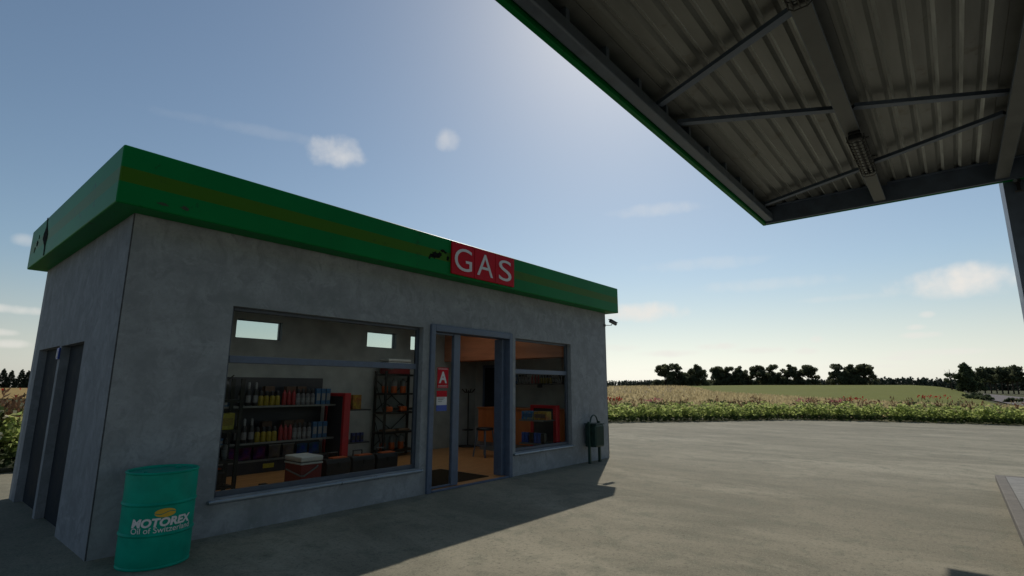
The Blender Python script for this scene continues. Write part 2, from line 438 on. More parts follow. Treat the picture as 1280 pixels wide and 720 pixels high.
# ------------------------------------------------------------------ petrol station shop
W, D, ZB, ZT, TH = 10.374, 4.644, 3.611, 4.26, .2
OF, OS, OB, OR = .288, .2425, .158, .1986
shop = thing('gas_station_shop', (W / 2, D / 2, 0), 'low grey concrete petrol station shop with a green roof fascia and big windows', 'shop')
def wall_holes(mb, O, U, N, ulen, vlen, th, holes, ends=True):
    O, U, N = Vector(O), Vector(U), Vector(N); Z = Vector((0, 0, 1))
    us = sorted({0, ulen, *[h[0] for h in holes], *[h[1] for h in holes]}); vz = sorted({0, vlen, *[h[2] for h in holes], *[h[3] for h in holes]})
    P = lambda u, v, n: O + U * u + Z * v + N * n
    flip = U.cross(Z).dot(N) > 0
    def q(*p):
        p = list(p)
        if flip: p.reverse()
        mb.add(p, [(0, 1, 2, 3)])
    inh = lambda u, v: any(h[0] < u < h[1] and h[2] < v < h[3] for h in holes)
    for i in range(len(us) - 1):
        for j in range(len(vz) - 1):
            if inh((us[i] + us[i + 1]) / 2, (vz[j] + vz[j + 1]) / 2): continue
            a, b, c, d = us[i], us[i + 1], vz[j], vz[j + 1]
            q(P(a, c, 0), P(a, d, 0), P(b, d, 0), P(b, c, 0)); q(P(a, c, th), P(b, c, th), P(b, d, th), P(a, d, th))
    for a, b, c, d in holes:
        q(P(a, c, 0), P(a, c, th), P(a, d, th), P(a, d, 0)); q(P(b, c, 0), P(b, d, 0), P(b, d, th), P(b, c, th))
        q(P(a, d, 0), P(a, d, th), P(b, d, th), P(b, d, 0))
        if c > 0: q(P(a, c, 0), P(b, c, 0), P(b, c, th), P(a, c, th))
    if ends:
        q(P(0, 0, 0), P(0, 0, th), P(0, vlen, th), P(0, vlen, 0)); q(P(ulen, 0, 0), P(ulen, vlen, 0), P(ulen, vlen, th), P(ulen, 0, th))
W1 = (1.15, 4.25, .41, 2.70); DR = (4.43, 6.54, 0, 2.745); W2 = (6.70, 8.73, .44, 2.70)
HT = ZB + .02
mb = MB(); wall_holes(mb, (0, 0, 0), (1, 0, 0), (0, 1, 0), W, HT, TH, [W1, DR, W2])
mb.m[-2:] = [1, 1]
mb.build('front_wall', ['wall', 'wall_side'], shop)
for xj in (-.003, W - .015): MB().box(xj, xj + .014, -.003, .009, .002, ZB - .002).build('corner_joint', 'joint', shop, bevel=.004)
BW = [(3.03, 4.0, 2.70, 3.10), (6.21, 7.125, 2.70, 3.10), (7.6, 8.51, 2.70, 3.10)]
mb = MB(); wall_holes(mb, (0, D, 0), (1, 0, 0), (0, -1, 0), W, HT, TH, BW)
mb.build('back_wall', 'wall', shop)
SD = [(1.39 - TH, 2.63 - TH, 0, 2.255), (2.765 - TH, 4.2 - TH, 0, 2.265)]
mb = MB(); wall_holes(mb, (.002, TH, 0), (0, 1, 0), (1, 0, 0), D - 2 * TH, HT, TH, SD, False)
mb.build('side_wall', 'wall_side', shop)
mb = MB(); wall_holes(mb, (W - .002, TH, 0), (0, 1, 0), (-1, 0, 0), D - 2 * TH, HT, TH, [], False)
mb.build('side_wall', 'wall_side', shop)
# interior linings (painted), ceiling, floor
mb = MB()
mb.add([(TH, D - TH - .004, .02), (W - TH, D - TH - .004, .02), (W - TH, D - TH - .004, 2.70), (TH, D - TH - .004, 2.70)], [(0, 1, 2, 3)])
xs = [TH, 3.03, 4.0, 6.21, 7.125, 7.6, 8.51, W - TH]
for i in range(0, 8, 2): mb.add([(xs[i], D - TH - .004, 2.7), (xs[i + 1], D - TH - .004, 2.7), (xs[i + 1], D - TH - .004, 3.1), (xs[i], D - TH - .004, 3.1)], [(0, 1, 2, 3)])
mb.add([(TH, D - TH - .004, 3.1), (W - TH, D - TH - .004, 3.1), (W - TH, D - TH - .004, 3.38), (TH, D - TH - .004, 3.38)], [(0, 1, 2, 3)])
for x in (TH + .21, W - TH - .004): mb.add([(x, TH, .02), (x, D - TH, .02), (x, D - TH, 3.38), (x, TH, 3.38)], [(0, 1, 2, 3)])
mb.build('inner_wall_lining', 'inner', shop)
FILL_WELLS = [(1.7, 4.7, 1.2, 3.5), (5.6, 8.6, 1.2, 3.5)]   # wells of invented skylights in world x, y, added to brighten the shop
def slab_holes(name, x0, x1, y0, y1, z0, z1, mat, bevel=0., segs=2):
    xs_ = sorted({x0, x1, *[h[0] for h in FILL_WELLS], *[h[1] for h in FILL_WELLS]}); ys_ = sorted({y0, y1, *[h[2] for h in FILL_WELLS], *[h[3] for h in FILL_WELLS]})
    mb = MB(); solid = lambda i, j: 0 <= i < len(xs_) - 1 and 0 <= j < len(ys_) - 1 and not any(h[0] < (xs_[i] + xs_[i + 1]) / 2 < h[1] and h[2] < (ys_[j] + ys_[j + 1]) / 2 < h[3] for h in FILL_WELLS)
    for i in range(len(xs_) - 1):
        for j in range(len(ys_) - 1):
            if not solid(i, j): continue
            a, b, c, d = xs_[i], xs_[i + 1], ys_[j], ys_[j + 1]; mb.mat(0)
            mb.add([(a, c, z0), (a, d, z0), (b, d, z0), (b, c, z0)], [(0, 1, 2, 3)]); mb.add([(a, c, z1), (b, c, z1), (b, d, z1), (a, d, z1)], [(0, 1, 2, 3)])
            inb = lambda p, q: 0 <= p < len(xs_) - 1 and 0 <= q < len(ys_) - 1
            mb.mat(int(inb(i - 1, j)))
            if not solid(i - 1, j): mb.add([(a, c, z0), (a, c, z1), (a, d, z1), (a, d, z0)], [(0, 1, 2, 3)])
            mb.mat(int(inb(i + 1, j)))
            if not solid(i + 1, j): mb.add([(b, c, z0), (b, d, z0), (b, d, z1), (b, c, z1)], [(0, 1, 2, 3)])
            mb.mat(int(inb(i, j - 1)))
            if not solid(i, j - 1): mb.add([(a, c, z0), (b, c, z0), (b, c, z1), (a, c, z1)], [(0, 1, 2, 3)])
            mb.mat(int(inb(i, j + 1)))
            if not solid(i, j + 1): mb.add([(a, d, z0), (a, d, z1), (b, d, z1), (b, d, z0)], [(0, 1, 2, 3)])
    o = mb.build(name, [mat, 'white_plastic'], shop)  # white lining helps the added wells pass light down
    bm = bmesh.new(); bm.from_mesh(o.data); bmesh.ops.remove_doubles(bm, verts=bm.verts, dist=1e-5); bm.to_mesh(o.data); bm.free()
    if bevel:
        m = o.modifiers.new('bevel', 'BEVEL'); m.width = bevel; m.segments = segs; m.limit_method = 'ANGLE'; m.angle_limit = R(40)
    return o
slab_holes('ceiling', TH + .01, W - TH - .01, TH + .01, D - TH - .01, 3.38, ZB - .003, 'white_plastic')
mb = MB().box(TH + .01, W - TH - .01, .012, D - TH - .01, -.05, .03) if False else MB().box(.3, W - TH - .01, TH + .006, D - TH - .01, -.05, .03)
mb.box(DR[0] + .1, DR[1] - .02, .02, TH + .003, -.05, .03)
mb.build('plank_floor', 'planks', shop)
mb = MB().box(DR[0] + .09, DR[1] - .02, -.03, .018, .002, .034); mb.build('threshold', 'frame', shop, bevel=.006)
# roof slab with fascia: vertical face, rounded lower lip
x0, x1, y0, y1 = -OS, W + OR, -OF, D + OB
fas = slab_holes('fascia', x0, x1, y0, y1, ZB, ZT, 'fascia', .018, 3)
for h in FILL_WELLS:  # invented skylights, put in to carry daylight inside
    k = MB().box(h[0] - .1, h[0] - .002, h[2] - .1, h[3] + .1, ZT + .002, ZT + .12).box(h[1] + .002, h[1] + .1, h[2] - .1, h[3] + .1, ZT + .002, ZT + .12).box(h[0], h[1], h[2] - .1, h[2] - .002, ZT + .002, ZT + .12).box(h[0], h[1], h[3] + .002, h[3] + .1, ZT + .002, ZT + .12).build('added_rooflight', 'grey_plastic', shop)
    MB().add([(h[0] - .02, h[2] - .02, ZT + .123), (h[1] + .02, h[2] - .02, ZT + .123), (h[1] + .02, h[3] + .02, ZT + .123), (h[0] - .02, h[3] + .02, ZT + .123)], [(0, 1, 2, 3)]).build('pane', 'frosted', k)
# peeled paint patches on the fascia
def blob(mb, c, U, V, ru, rv, n=18, rough=.35, t=.004, N=(0, -1, 0)):
    c, U, V, N = Vector(c), Vector(U), Vector(V), Vector(N); ring = []
    for k in range(n):
        a = 2 * math.pi * k / n; s = 1 + random.uniform(-rough, rough)
        ring.append(c + U * (ru * math.cos(a) * s) + V * (rv * math.sin(a) * s))
    mb.add([p + N * t for p in ring] + ring, [tuple(range(n))] + [(k, k + n, (k + 1) % n + n, (k + 1) % n) for k in range(n)])
M['faded_mark'] = plain('faded_brown_mark', (.03, .045, .018), .7, 0, .3, 20)
M['chipped'] = plain('chipped_paint_black', (.012, .014, .012), .9, 0, .3, 20, spec=.04)
for (x, z, ru, rv) in ((4.2, 3.915, .085, .062), (4.30, 3.935, .05, .05), (4.13, 3.89, .05, .03), (4.38, 4.02, .055, .022), (4.49, 3.905, .03, .045), (4.43, 4.0, .03, .02), (4.08, 3.845, .02, .03), (.18, 3.70, .05, .02), (.4, 3.71, .04, .025)):
    mb = MB(); blob(mb, (x, y0, z), (1, 0, 0), (0, 0, 1), ru, rv); mb.build('chipped_paint', 'chipped' if x > 1 else 'faded_mark', shop)
mb = MB()
pts = [(3.62, 4.258, .05), (3.6, 4.18, .03), (3.56, 4.10, .05), (3.58, 4.02, .15), (3.56, 3.94, .19), (3.50, 3.86, .12), (3.47, 3.79, .05), (3.45, 3.72, .05), (3.43, 3.63, .035)]
for (ya, za, wa), (yb, zb_, wb) in zip(pts, pts[1:]):
    mb.add([(x0 - .004, ya - wa, za), (x0 - .004, ya + wa, za), (x0 - .004, yb + wb, zb_), (x0 - .004, yb - wb, zb_)], [(0, 1, 2, 3)])
for (y, z, ru, rv) in ((4.2, 3.95, .10, .07), (4.33, 3.86, .06, .06), (4.1, 4.04, .04, .04)):
    m2 = MB(); blob(m2, (x0, y, z), (0, 1, 0), (0, 0, 1), ru * .6, rv * .6, N=(-1, 0, 0), rough=.5); m2.build('chipped_paint', 'chipped', shop)
mb.build('paint_crack', 'chipped', shop)

# windows
def window(h, mz, name='window'):
    a, b, c, d = h; yf = .10
    fr = MB().box(a, a + .055, yf, yf + .06, c, d).box(b - .055, b, yf, yf + .06, c, d).box(a + .055, b - .055, yf, yf + .06, c, c + .06).box(a + .055, b - .055, yf, yf + .06, d - .045, d)
    f = fr.build('window', 'dark_frame', shop, bevel=.006)
    MB().box(a + .055, b - .055, yf - .004, yf + .064, mz - .045, mz + .045).build('glazing_bar', 'frame', f, bevel=.006)
    g = MB().box(a + .05, b - .05, yf + .027, yf + .033, c + .05, d - .04).build('pane', 'glass', f)
    s = MB().box(a - .075, b + .05, -.055, yf - .002, c - .055, c - .008)
    s.build('sill', 'sill', f, bevel=.018, segs=3)
    return f
window(W1, 2.045); window((W2[0], W2[1], W2[2], W2[3]), 2.03)
for (a, b, c, d) in BW:
    yb = D - .06
    f = MB().box(a, a + .02, yb - .05, yb, c, d).box(b - .02, b, yb - .05, yb, c, d).box(a + .02, b - .02, yb - .05, yb, c, c + .02).box(a + .02, b - .02, yb - .05, yb, d - .02, d).build('high_window', 'dark_frame', shop)
    MB().box(a + .018, b - .018, yb - .03, yb - .024, c + .018, d - .018).build('pane', 'glass', f)
# doorway: frame, fixed left leaf with stile, open right half
a, b, c, d = DR
MB().box(a - .035, a + .065, -.045, .24, 0, d + .03).build('door_jamb', 'frame', shop, bevel=.01)
MB().box(b - .065, b + .03, -.045, .24, 0, d + .03).build('door_jamb', 'frame', shop, bevel=.01)
MB().box(a + .067, b - .067, -.045, .24, d - .085, d + .03).build('door_header', 'frame', shop, bevel=.01)
MB().box(b - .15, b - .068, .09, .3, .035, d - .088).build('sliding_track_post', 'frame', shop, bevel=.01)
lf = MB().box(5.03, 5.19, .06, .13, .036, d - .088).box(a + .068, 5.028, .075, .115, .036, .07).box(a + .068, 5.028, .075, .115, d - .125, d - .088).build('sliding_door', 'frame', shop, bevel=.008)
MB().box(a + .068, 5.035, .092, .098, .07, d - .12).build('pane', 'glass', lf)
# recessed side doors with handles
for (ya, yb, zt) in ((1.39, 2.63, 2.255), (2.765, 4.2, 2.265)):
    dd = MB().box(.10, .145, ya - .01, yb + .01, 0.0, zt + .01).build('side_door', 'door_grey', shop)
    pass
# interior fixed parts: soffit above the counter, dark inner door on right wall
MB().box(8.85, 9.35, TH + .01, D - TH - .01, 2.43, 3.375).build('hanging_soffit', 'soffit_wood', shop)
idr = MB().box(W - TH - .05, W - TH - .006, 3.30, 4.01, .03, 2.28).build('inner_door', 'door_grey', shop)
MB().box(W - TH - .06, W - TH - .006, 4.01, 4.09, .03, 2.36).box(W - TH - .06, W - TH - .006, 3.22, 3.30, .03, 2.36).box(W - TH - .06, W - TH - .006, 3.30, 4.01, 2.28, 2.36).build('door_frame', 'frame', idr)

# ------------------------------------------------------------------ GAS sign
gs = thing('gas_sign', (5.42, -OF - .006, 3.65), 'red sign of three square panels with white letters GAS on the shop fascia', 'sign')
for k, ch in enumerate('GAS'):
    xa = 4.555 + k * .572
    p = MB().box(xa + .005, xa + .567, -OF - .035, -OF - .004, 3.655, 4.232).build('sign_panel', 'sign_red', gs, bevel=.006)
    vs, fs = text_mesh(ch, offset=-.004, extrude=.02)
    wd = .43 if ch != 'S' else .37
    vv = [(xa + .286 + v[0] * wd, -OF - .040 - v[2] * .2, 3.94 + v[1] * .41) for v in vs]
    MB().add(vv, fs).build('letter', 'white_letter', p)

# ------------------------------------------------------------------ stickers on the door glass, WC sign
st = thing('door_sticker', (4.80, .085, 1.70), 'red sticker with a white letter A on the glass door leaf', 'sticker')
ys = .089
MB().box(4.67, 4.93, ys - .004, ys + .002, 1.69, 2.045).build('sticker_sheet', 'sign_red', st)
vs, fs = text_mesh('A', offset=.03)
MB().add([(4.80 + v[0] * .19, ys - .007, 1.875 + v[1] * .20) for v in vs], fs).build('letter', 'white_letter', st)
mb = MB()
for r_ in range(2):
    for k in range(9): mb.box(4.69 + k * .025, 4.703 + k * .025, ys - .0065, ys - .0045, 1.705 + r_ * .022, 1.714 + r_ * .022).box(4.69 + k * .025, 4.703 + k * .025, ys - .0065, ys - .0045, 2.012 + r_ * .012, 2.019 + r_ * .012)
mb.build('fine_print', 'white_letter', st)
st = thing('door_notice', (4.79, .085, 1.30), 'small notice with red, white and blue bands below the A sticker', 'notice')
MB().box(4.665, 4.905, ys - .004, ys + .002, 1.54, 1.645).build('red_band', 'sign_red', st)
MB().box(4.665, 4.905, ys - .004, ys + .002, 1.40, 1.539).build('white_band', 'white_letter', st)
MB().box(4.665, 4.905, ys - .004, ys + .002, 1.30, 1.399).build('blue_band', 'blue_sign', st)
mb = MB()
for k, z in enumerate((1.515, 1.49, 1.46)): mb.box(4.70, 4.85 - .03 * k, ys - .0065, ys - .0045, z, z + .01)
mb.build('printed_lines', 'grey_plastic', st)
wc = thing('toilet_sign', (-.01, 2.7, 2.08), 'small blue toilet sign with white figures between the recessed side doors', 'sign')
MB().box(-.022, -.002, 2.64, 2.76, 2.075, 2.23).build('sign_plate', 'blue_sign', wc, bevel=.003)
for yy in (2.675, 2.725):
    mb = MB(); mb.box(-.026, -.023, yy - .012, yy + .012, 2.12, 2.17).box(-.026, -.023, yy - .009, yy + .009, 2.09, 2.119).box(-.026, -.023, yy - .008, yy + .008, 2.178, 2.196)
    mb.build('figure_symbol', 'white_letter', wc)

# ------------------------------------------------------------------ oil barrel
BX, BY, BR, BH = .435, -.505, .312, .885
bar_ = thing('oil_barrel', (BX, BY, 0), 'teal green steel oil barrel with white lettering at the shop front corner', 'barrel')
M['barrel'] = plain('teal_barrel_paint', (.0005, .29, .20), .45, 0., .12, 5, 0, .14, dirt=.2)
prof = [(.296, 0), (.309, .004), (.312, .016), (.304, .028), (BR, .05), (BR, .285)]
def rib(z): return [(BR, z - .018), (BR + .006, z - .012), (BR + .011, z), (BR + .006, z + .012), (BR, z + .018)]
prof += rib(.31) + rib(.585) + [(BR, .84), (BR - .002, .858), (BR + .006, .865), (BR + .008, .876), (BR + .002, .884), (BR - .012, .884), (BR - .016, .876), (BR - .018, .862), (.06, .862)]
MB().lathe(prof, (BX, BY, 0), 64).build('drum', 'barrel', bar_, smooth=True)
MB().lathe([(.028, 0), (.03, .014), (.024, .02)], (BX + .17, BY + .1, .862), 16).build('bung', 'barrel', bar_)
MB().lathe([(.016, 0), (.016, .014), (.012, .018)], (BX - .18, BY - .08, .862), 12).build('bung', 'barrel', bar_)
TC = R(-99)
def wrap(vs, ang_w, h, z, r):
    return [(BX + r * math.cos(TC + v[0] * ang_w), BY + r * math.sin(TC + v[0] * ang_w), z + v[1] * h) for v in vs]
def densify(vs, fs): return vs, fs
vs, fs = text_mesh('MOTOREX', offset=.045, shear=.12)
MB().add(wrap(vs, R(98), .080, .425, BR + .0035), fs).build('brand_lettering', 'white_letter', bar_)
vs, fs = text_mesh('Oil of Switzerland', offset=.004)
MB().add(wrap(vs, R(98), .052, .358, BR + .0035), fs).build('slogan_lettering', 'white_letter', bar_)
# swirl emblem: yellow ellipse cut by a green S road
mb = MB(); n = 48; ew, eh = R(33), .08
def epos(t): return np.array([.5 * math.cos(t), .5 * math.sin(t)])
def inner(u):  # S curve from left (-.5) to right (.5) ; returns mid y
    return .15 * math.sin(u * 2 * math.pi)
us = np.linspace(-.49, .49, 40); up, lo_ = [], []
for sgn in (1, -1):
    pts2 = []
    for u in us:
        ye = math.sqrt(max(0, .25 - u * u)); ym = inner(u) * (1 if True else 0) + sgn * .045
        if sgn > 0: pts2.append(((u, ye), (u, min(ye, ym))))
        else: pts2.append(((u, max(-ye, ym)), (u, -ye)))
    for (a_, b_), (c_, d_) in zip(pts2, pts2[1:]):
        if abs(a_[1] - b_[1]) + abs(c_[1] - d_[1]) < 1e-4: continue
        q = [np.array([p[0] , p[1]]) for p in (a_, b_, d_, c_)]
        mb.add([(BX + (BR + .0035) * math.cos(TC + R(2) + p[0] * ew), BY + (BR + .0035) * math.sin(TC + R(2) + p[0] * ew), .508 + p[1] * eh) for p in q], [(0, 1, 2, 3)])
mb.build('swirl_emblem', 'yellow_emblem', bar_)

# ------------------------------------------------------------------ litter bin
bn = thing('litter_bin', (9.35, -.2, 0), 'dark green metal litter bin on two posts with an arched top by the shop corner', 'litter bin')
for x in (9.13, 9.57): MB().box(x - .028, x + .028, -.23, -.17, 0, .93).build('post', 'bin_green', bn, bevel=.008)
arc = [(9.35 + .17 * math.cos(t), -.2, .86 + .21 * math.sin(t)) for t in np.linspace(math.pi, 0, 15)]
MB().tube(arc, .018, 8).build('arched_handle', 'bin_green', bn, smooth=True)
bd = MB().box(9.165, 9.535, -.36, -.06, .36, .86).build('bin_body', 'bin_green', bn, bevel=.03, segs=3)
mb = MB()
for k in range(7): mb.box(9.19 + k * .05, 9.205 + k * .05, -.368, -.361, .40, .82)
mb.build('slat_ridges', 'bin_green', bd)
MB().box(9.155, 9.545, -.37, -.05, .862, .885).build('lid_rim', 'bin_green', bn, bevel=.006)

# ------------------------------------------------------------------ cctv cameras
def cctv(loc, label, aim):
    t = thing('security_camera', loc, label, 'security camera', rz=aim)
    MB().lathe([(.045, 0), (.045, .015), (.03, .02)], (0, 0, 0), 14).build('mount_plate', 'cctv', t, world=False)
    return t
cam_t = thing('security_camera', (10.33, -.01, 3.30), 'small grey bullet security camera on an arm at the right end of the shop', 'security camera')
MB().box(10.29, 10.36, -.022, -.002, 3.26, 3.33).build('mount_plate', 'cctv', cam_t)
MB().tube([(10.33, -.02, 3.295), (10.40, -.08, 3.295), (10.53, -.10, 3.31), (10.55, -.10, 3.345)], .010, 8).build('arm', 'cctv', cam_t, smooth=True)
cb = MB().tube([(10.48, -.085, 3.41), (10.58, -.105, 3.385), (10.70, -.13, 3.345)], .04, 14).build('camera_body', 'cctv', cam_t, smooth=True)
MB().bar((10.47, -.08, 3.46), (10.725, -.135, 3.38), .105, .01).build('sun_shield', 'cctv', cb)
MB().tube([(10.701, -.13, 3.345), (10.712, -.1325, 3.341)], .03, 14).build('lens', 'lens', cb)

# ------------------------------------------------------------------ wooden board leaning behind corner
bdw = thing('wooden_board', (10.44, .5, 0), 'brown wooden board standing against the right end wall of the shop', 'board')
MB().box(10.392, 10.44, .03, 1.1, .09, .76).build('panel', 'wood_board', bdw, bevel=.004)
for y in (.06, .98): MB().box(10.385, 10.46, y, y + .08, 0, .088).build('foot', 'black', bdw)

# ------------------------------------------------------------------ door mat
mt = thing('door_mat', (5.4, .85, .03), 'dark brown rectangular mat on the wooden floor inside the shop door', 'door mat')
MB().box(4.62, 6.15, .235, 1.55, .0305, .042).build('pile', 'mat', mt)
MB().box(4.585, 4.618, .23, 1.56, .0305, .046).box(6.152, 6.18, .23, 1.56, .0305, .046).box(4.62, 6.15, 1.552, 1.58, .0305, .046).build('rubber_edge', 'black', mt)

# ------------------------------------------------------------------ fuel island
isl = MB()
ix0, ix1, iy0, iy1 = -9.0, 12.1, -9.2, -7.18; kw = .14
isl.box(ix0, ix1, iy1 - kw, iy1, 0, .12).box(ix0, ix1, iy0, iy0 + kw, 0, .12).box(ix1 - kw, ix1, iy0 + kw, iy1 - kw, 0, .12).box(ix0, ix0 + kw, iy0 + kw, iy1 - kw, 0, .12)
io = isl.build('island_kerb', 'kerb', bevel=.012); tag(io, kind='structure')
tag(MB().box(ix0 + kw, ix1 - kw, iy0 + kw, iy1 - kw, 0, .117).build('island_paving', 'slab'), kind='structure')

# ------------------------------------------------------------------ canopy
CX0, CX1, CY0, CY1, CZ = -8.0, 10.57, -12.39, -3.95, 5.24
cn = thing('station_canopy', ((CX0 + CX1) / 2, (CY0 + CY1) / 2, 0), 'steel forecourt canopy with a green edge and a corrugated underside on a blue grey pillar', 'canopy')
fz = 5.92
MB().box(CX0, CX1, CY1 - .075, CY1, CZ, fz).build('fascia', 'fascia_plain', cn, bevel=.008)
MB().box(CX1 - .06, CX1, CY0 + .077, CY1 - .077, CZ, fz).build('fascia', 'fascia_plain', cn, bevel=.008)
MB().box(CX0, CX1, CY0, CY0 + .075, CZ, fz).build('fascia', 'fascia_plain', cn, bevel=.008)
MB().box(CX0, CX0 + .06, CY0 + .077, CY1 - .077, CZ, fz).build('fascia', 'fascia_plain', cn, bevel=.008)
BZ = 5.28
# edge beams
for (ya, yb, sgn) in ((-4.195, -4.04, 1), (-12.30, -12.145, -1)):
    MB().box(CX0 + .08, CX1 - .16, ya, yb, BZ, 5.445).build('edge_beam', 'steel', cn, bevel=.022, segs=3)
    yt0, yt1 = (-4.285, -4.03) if sgn > 0 else (-12.31, -12.055)
    MB().box(CX0 + .08, CX1 - .07, yt0, yt1, 5.598, 5.612).build('top_plate', 'steel_brown', cn)
    xx = [2.49 + .83 * k for k in range(-12, 10)]
    for x in xx: MB().box(x - .035, x + .035, (ya + yb) / 2 - .055, (ya + yb) / 2 + .055, 5.447, 5.596).build('strut', 'steel', cn)
# inner I beams
for yc in (-6.112, -7.862, -8.478, -10.228):
    MB().box(CX0 + .08, CX1 - .15, yc - .0875, yc + .0875, BZ, BZ + .016).box(CX0 + .08, CX1 - .15, yc - .012, yc + .012, BZ + .016, 5.582).box(CX0 + .08, CX1 - .07, yc - .15, yc + .15, 5.582, 5.597).build('roof_beam', 'steel_brown', cn)
    MB().box(CX0 + .08, CX1 - .15, yc - .094, yc - .0885, BZ + .001, BZ + .05).box(CX0 + .08, CX1 - .15, yc + .0885, yc + .094, BZ + .001, BZ + .05).build('flange_edge', 'steel', cn)
for xa in (CX1 - .125, CX0 + .085):
    MB().box(xa, xa + .06, CY0 + .08, CY1 - .08, 5.25, 5.66).build('end_beam', 'steel_dark', cn)
    xp = xa - .09 if xa > 0 else xa + .062
    MB().box(xp, xp + .088, CY0 + .1, CY1 - .1, 5.598, 5.6125).build('end_angle', 'steel_dark', cn)
# corrugated sheet
PIT = .2365; y = -4.20; prof = []
ph0 = -4.49
k = 0
yy = CY1 - .08
prof = [(yy, 0)]
n = int((CY1 - CY0) / PIT)
for k in range(-1, n):
    b0 = ph0 + .075 - PIT * k
    for (o_, z) in ((0, 0), (-.04, .045), (-.07, .045), (-.106, 0)):
        if CY0 + .08 < b0 + o_ < CY1 - .085: prof.append((b0 + o_, z))
prof.append((CY0 + .08, prof[-1][1]))
mb = MB(); xs = np.linspace(CX0 + .065, CX1 - .065, 10)
SZ = 5.613
for (x) in xs:
    for (y, z) in prof: mb.v.append((x, y, SZ + z))
    for (y, z) in prof: mb.v.append((x, y, SZ + z + .003))
L = len(prof)
for i in range(len(xs) - 1):
    for j in range(L - 1):
        a0 = i * 2 * L + j; b0 = (i + 1) * 2 * L + j
        highlight_flank = int(prof[j][1] > .02 and prof[j + 1][1] < .02)  # one flank of each rib gets the painted highlight
        mb.f.append((a0, a0 + 1, b0 + 1, b0)); mb.m.append(highlight_flank); mb.f.append((a0 + L, b0 + L, b0 + L + 1, a0 + L + 1)); mb.m.append(0)
mb.build('corrugated_roof_sheet', ['sheet', 'rib_highlight'], cn)
# zigzag wind bracing
def brace(p, q): MB().bar((*p, 5.50), (*q, 5.50), .10, .055).build('brace', 'steel_dark', cn)
for (xa, xb, xc, xd, xe) in ((4.72, 3.86, 3.78, 2.92, 0),):
    brace((4.72, -4.17), (3.86, -6.02)); brace((3.79, -6.19), (3.0, -7.8))
brace((5.36, -4.15), (6.41, -6.02)); brace((6.47, -6.19), (7.34, -7.8))
brace((9.86, -4.2), (8.98, -6.02)); brace((8.80, -6.19), (8.02, -7.8))
brace((.1, -4.17), (1.0, -6.02)); brace((1.1, -6.19), (1.95, -7.8))
brace((-.5, -4.17), (-1.4, -6.02)); brace((-1.5, -6.19), (-2.3, -7.8))
for s in (3.0, 7.34, 1.95, -2.3):
    brace((s, -8.55), (s + (.87 if s in (3.0,) else -.87), -10.15)); 
brace((8.02, -8.55), (8.8, -10.15))
# pillars (tapered steel columns)
for px_ in (10.6, -8.6):
    P = MB(); z0_, z1_ = .0, 5.62
    if px_ > 0:
        xa, xb = px_, px_ + .32
        sec = [(xa, -7.872), (xb, -7.846), (xb, -8.46), (xa, -8.434)]
    else:
        sec = [(px_ - .32, -7.85), (px_, -7.87), (px_, -8.43), (px_ - .32, -8.45)]
    P.add([(x, y, z0_) for x, y in sec] + [(x, y, z1_) for x, y in sec], [(0, 1, 2, 3), (7, 6, 5, 4)] + [(k, k + 4, (k + 1) % 4 + 4, (k + 1) % 4) for k in range(4)])
    P.build('pillar', 'steel_dark', cn)
    bxa = px_ - .1 if px_ > 0 else px_ - .42
    MB().box(bxa, bxa + .52, -8.6, -7.72, .121, .145).build('base_plate', 'steel', cn)
# caged lamps under beam
def lamp(xa, label):
    yc = -6.14; L_ = 1.66
    t = thing('caged_lamp', (xa + L_ / 2, yc, 5.13), label, 'lamp', 'caged strip lamps under the canopy beam')
    MB().box(xa, xa + L_, yc - .075, yc + .075, 5.235, 5.278).build('housing', 'black', t, bevel=.01)
    MB().box(xa, xa + .1, yc - .085, yc + .085, 5.15, 5.234).build('end_cap', 'black', t, bevel=.02)
    MB().box(xa + L_ - .06, xa + L_, yc - .08, yc + .08, 5.17, 5.234).build('end_cap', 'black', t, bevel=.02)
    for dy in (-.037, .037): MB().tube([(xa + .1, yc + dy, 5.20), (xa + L_ - .06, yc + dy, 5.20)], .02, 10).build('tube', 'lamp_diffuser', t, smooth=True)
    mb = MB()
    for k in range(13):
        x = xa + .06 + (L_ - .1) * k / 12
        mb.tube([(x, yc - .105, 5.24), (x, yc - .1, 5.16), (x, yc - .055, 5.125), (x, yc + .055, 5.125), (x, yc + .1, 5.16), (x, yc + .105, 5.24)], .0065, 5)
    for (dy, z) in ((-.1, 5.16), (-.055, 5.125), (0, 5.125), (.055, 5.125), (.1, 5.16), (.104, 5.22), (-.104, 5.22)):
        mb.tube([(xa + .05, yc + dy, z), (xa + L_ - .03, yc + dy, z)], .006, 5)
    mb.build('wire_cage', 'black', t)
    for x in (xa + .35, xa + L_ - .5): MB().box(x, x + .05, yc - .14, yc + .14, 5.281 - .004, 5.279 + .014).build('clamp', 'black', t)
lamp(6.78, 'black caged strip lamp under the middle canopy beam, near the canopy end')
lamp(1.74, 'black caged strip lamp under the canopy, cut off by the top of the photo')
# small camera on the pillar top
pc = thing('security_camera', (10.55, -8.03, 5.15), 'tiny dark security camera at the top of the canopy pillar', 'security camera')
MB().tube([(10.598, -8.05, 5.215), (10.50, -8.05, 5.215)], .045, 12).build('camera_body', 'black', pc, smooth=True)
MB().box(10.52, 10.56, -8.075, -8.03, 5.05, 5.17).build('arm', 'black', pc)
MB().tube([(10.499, -8.02, 5.22), (10.49, -8.02, 5.22)], .028, 12).build('lens', 'sill', pc)
MB().box(10.51, 10.57, -8.10, -8.00, 5.03, 5.049).build('mount_foot', 'cctv', pc)

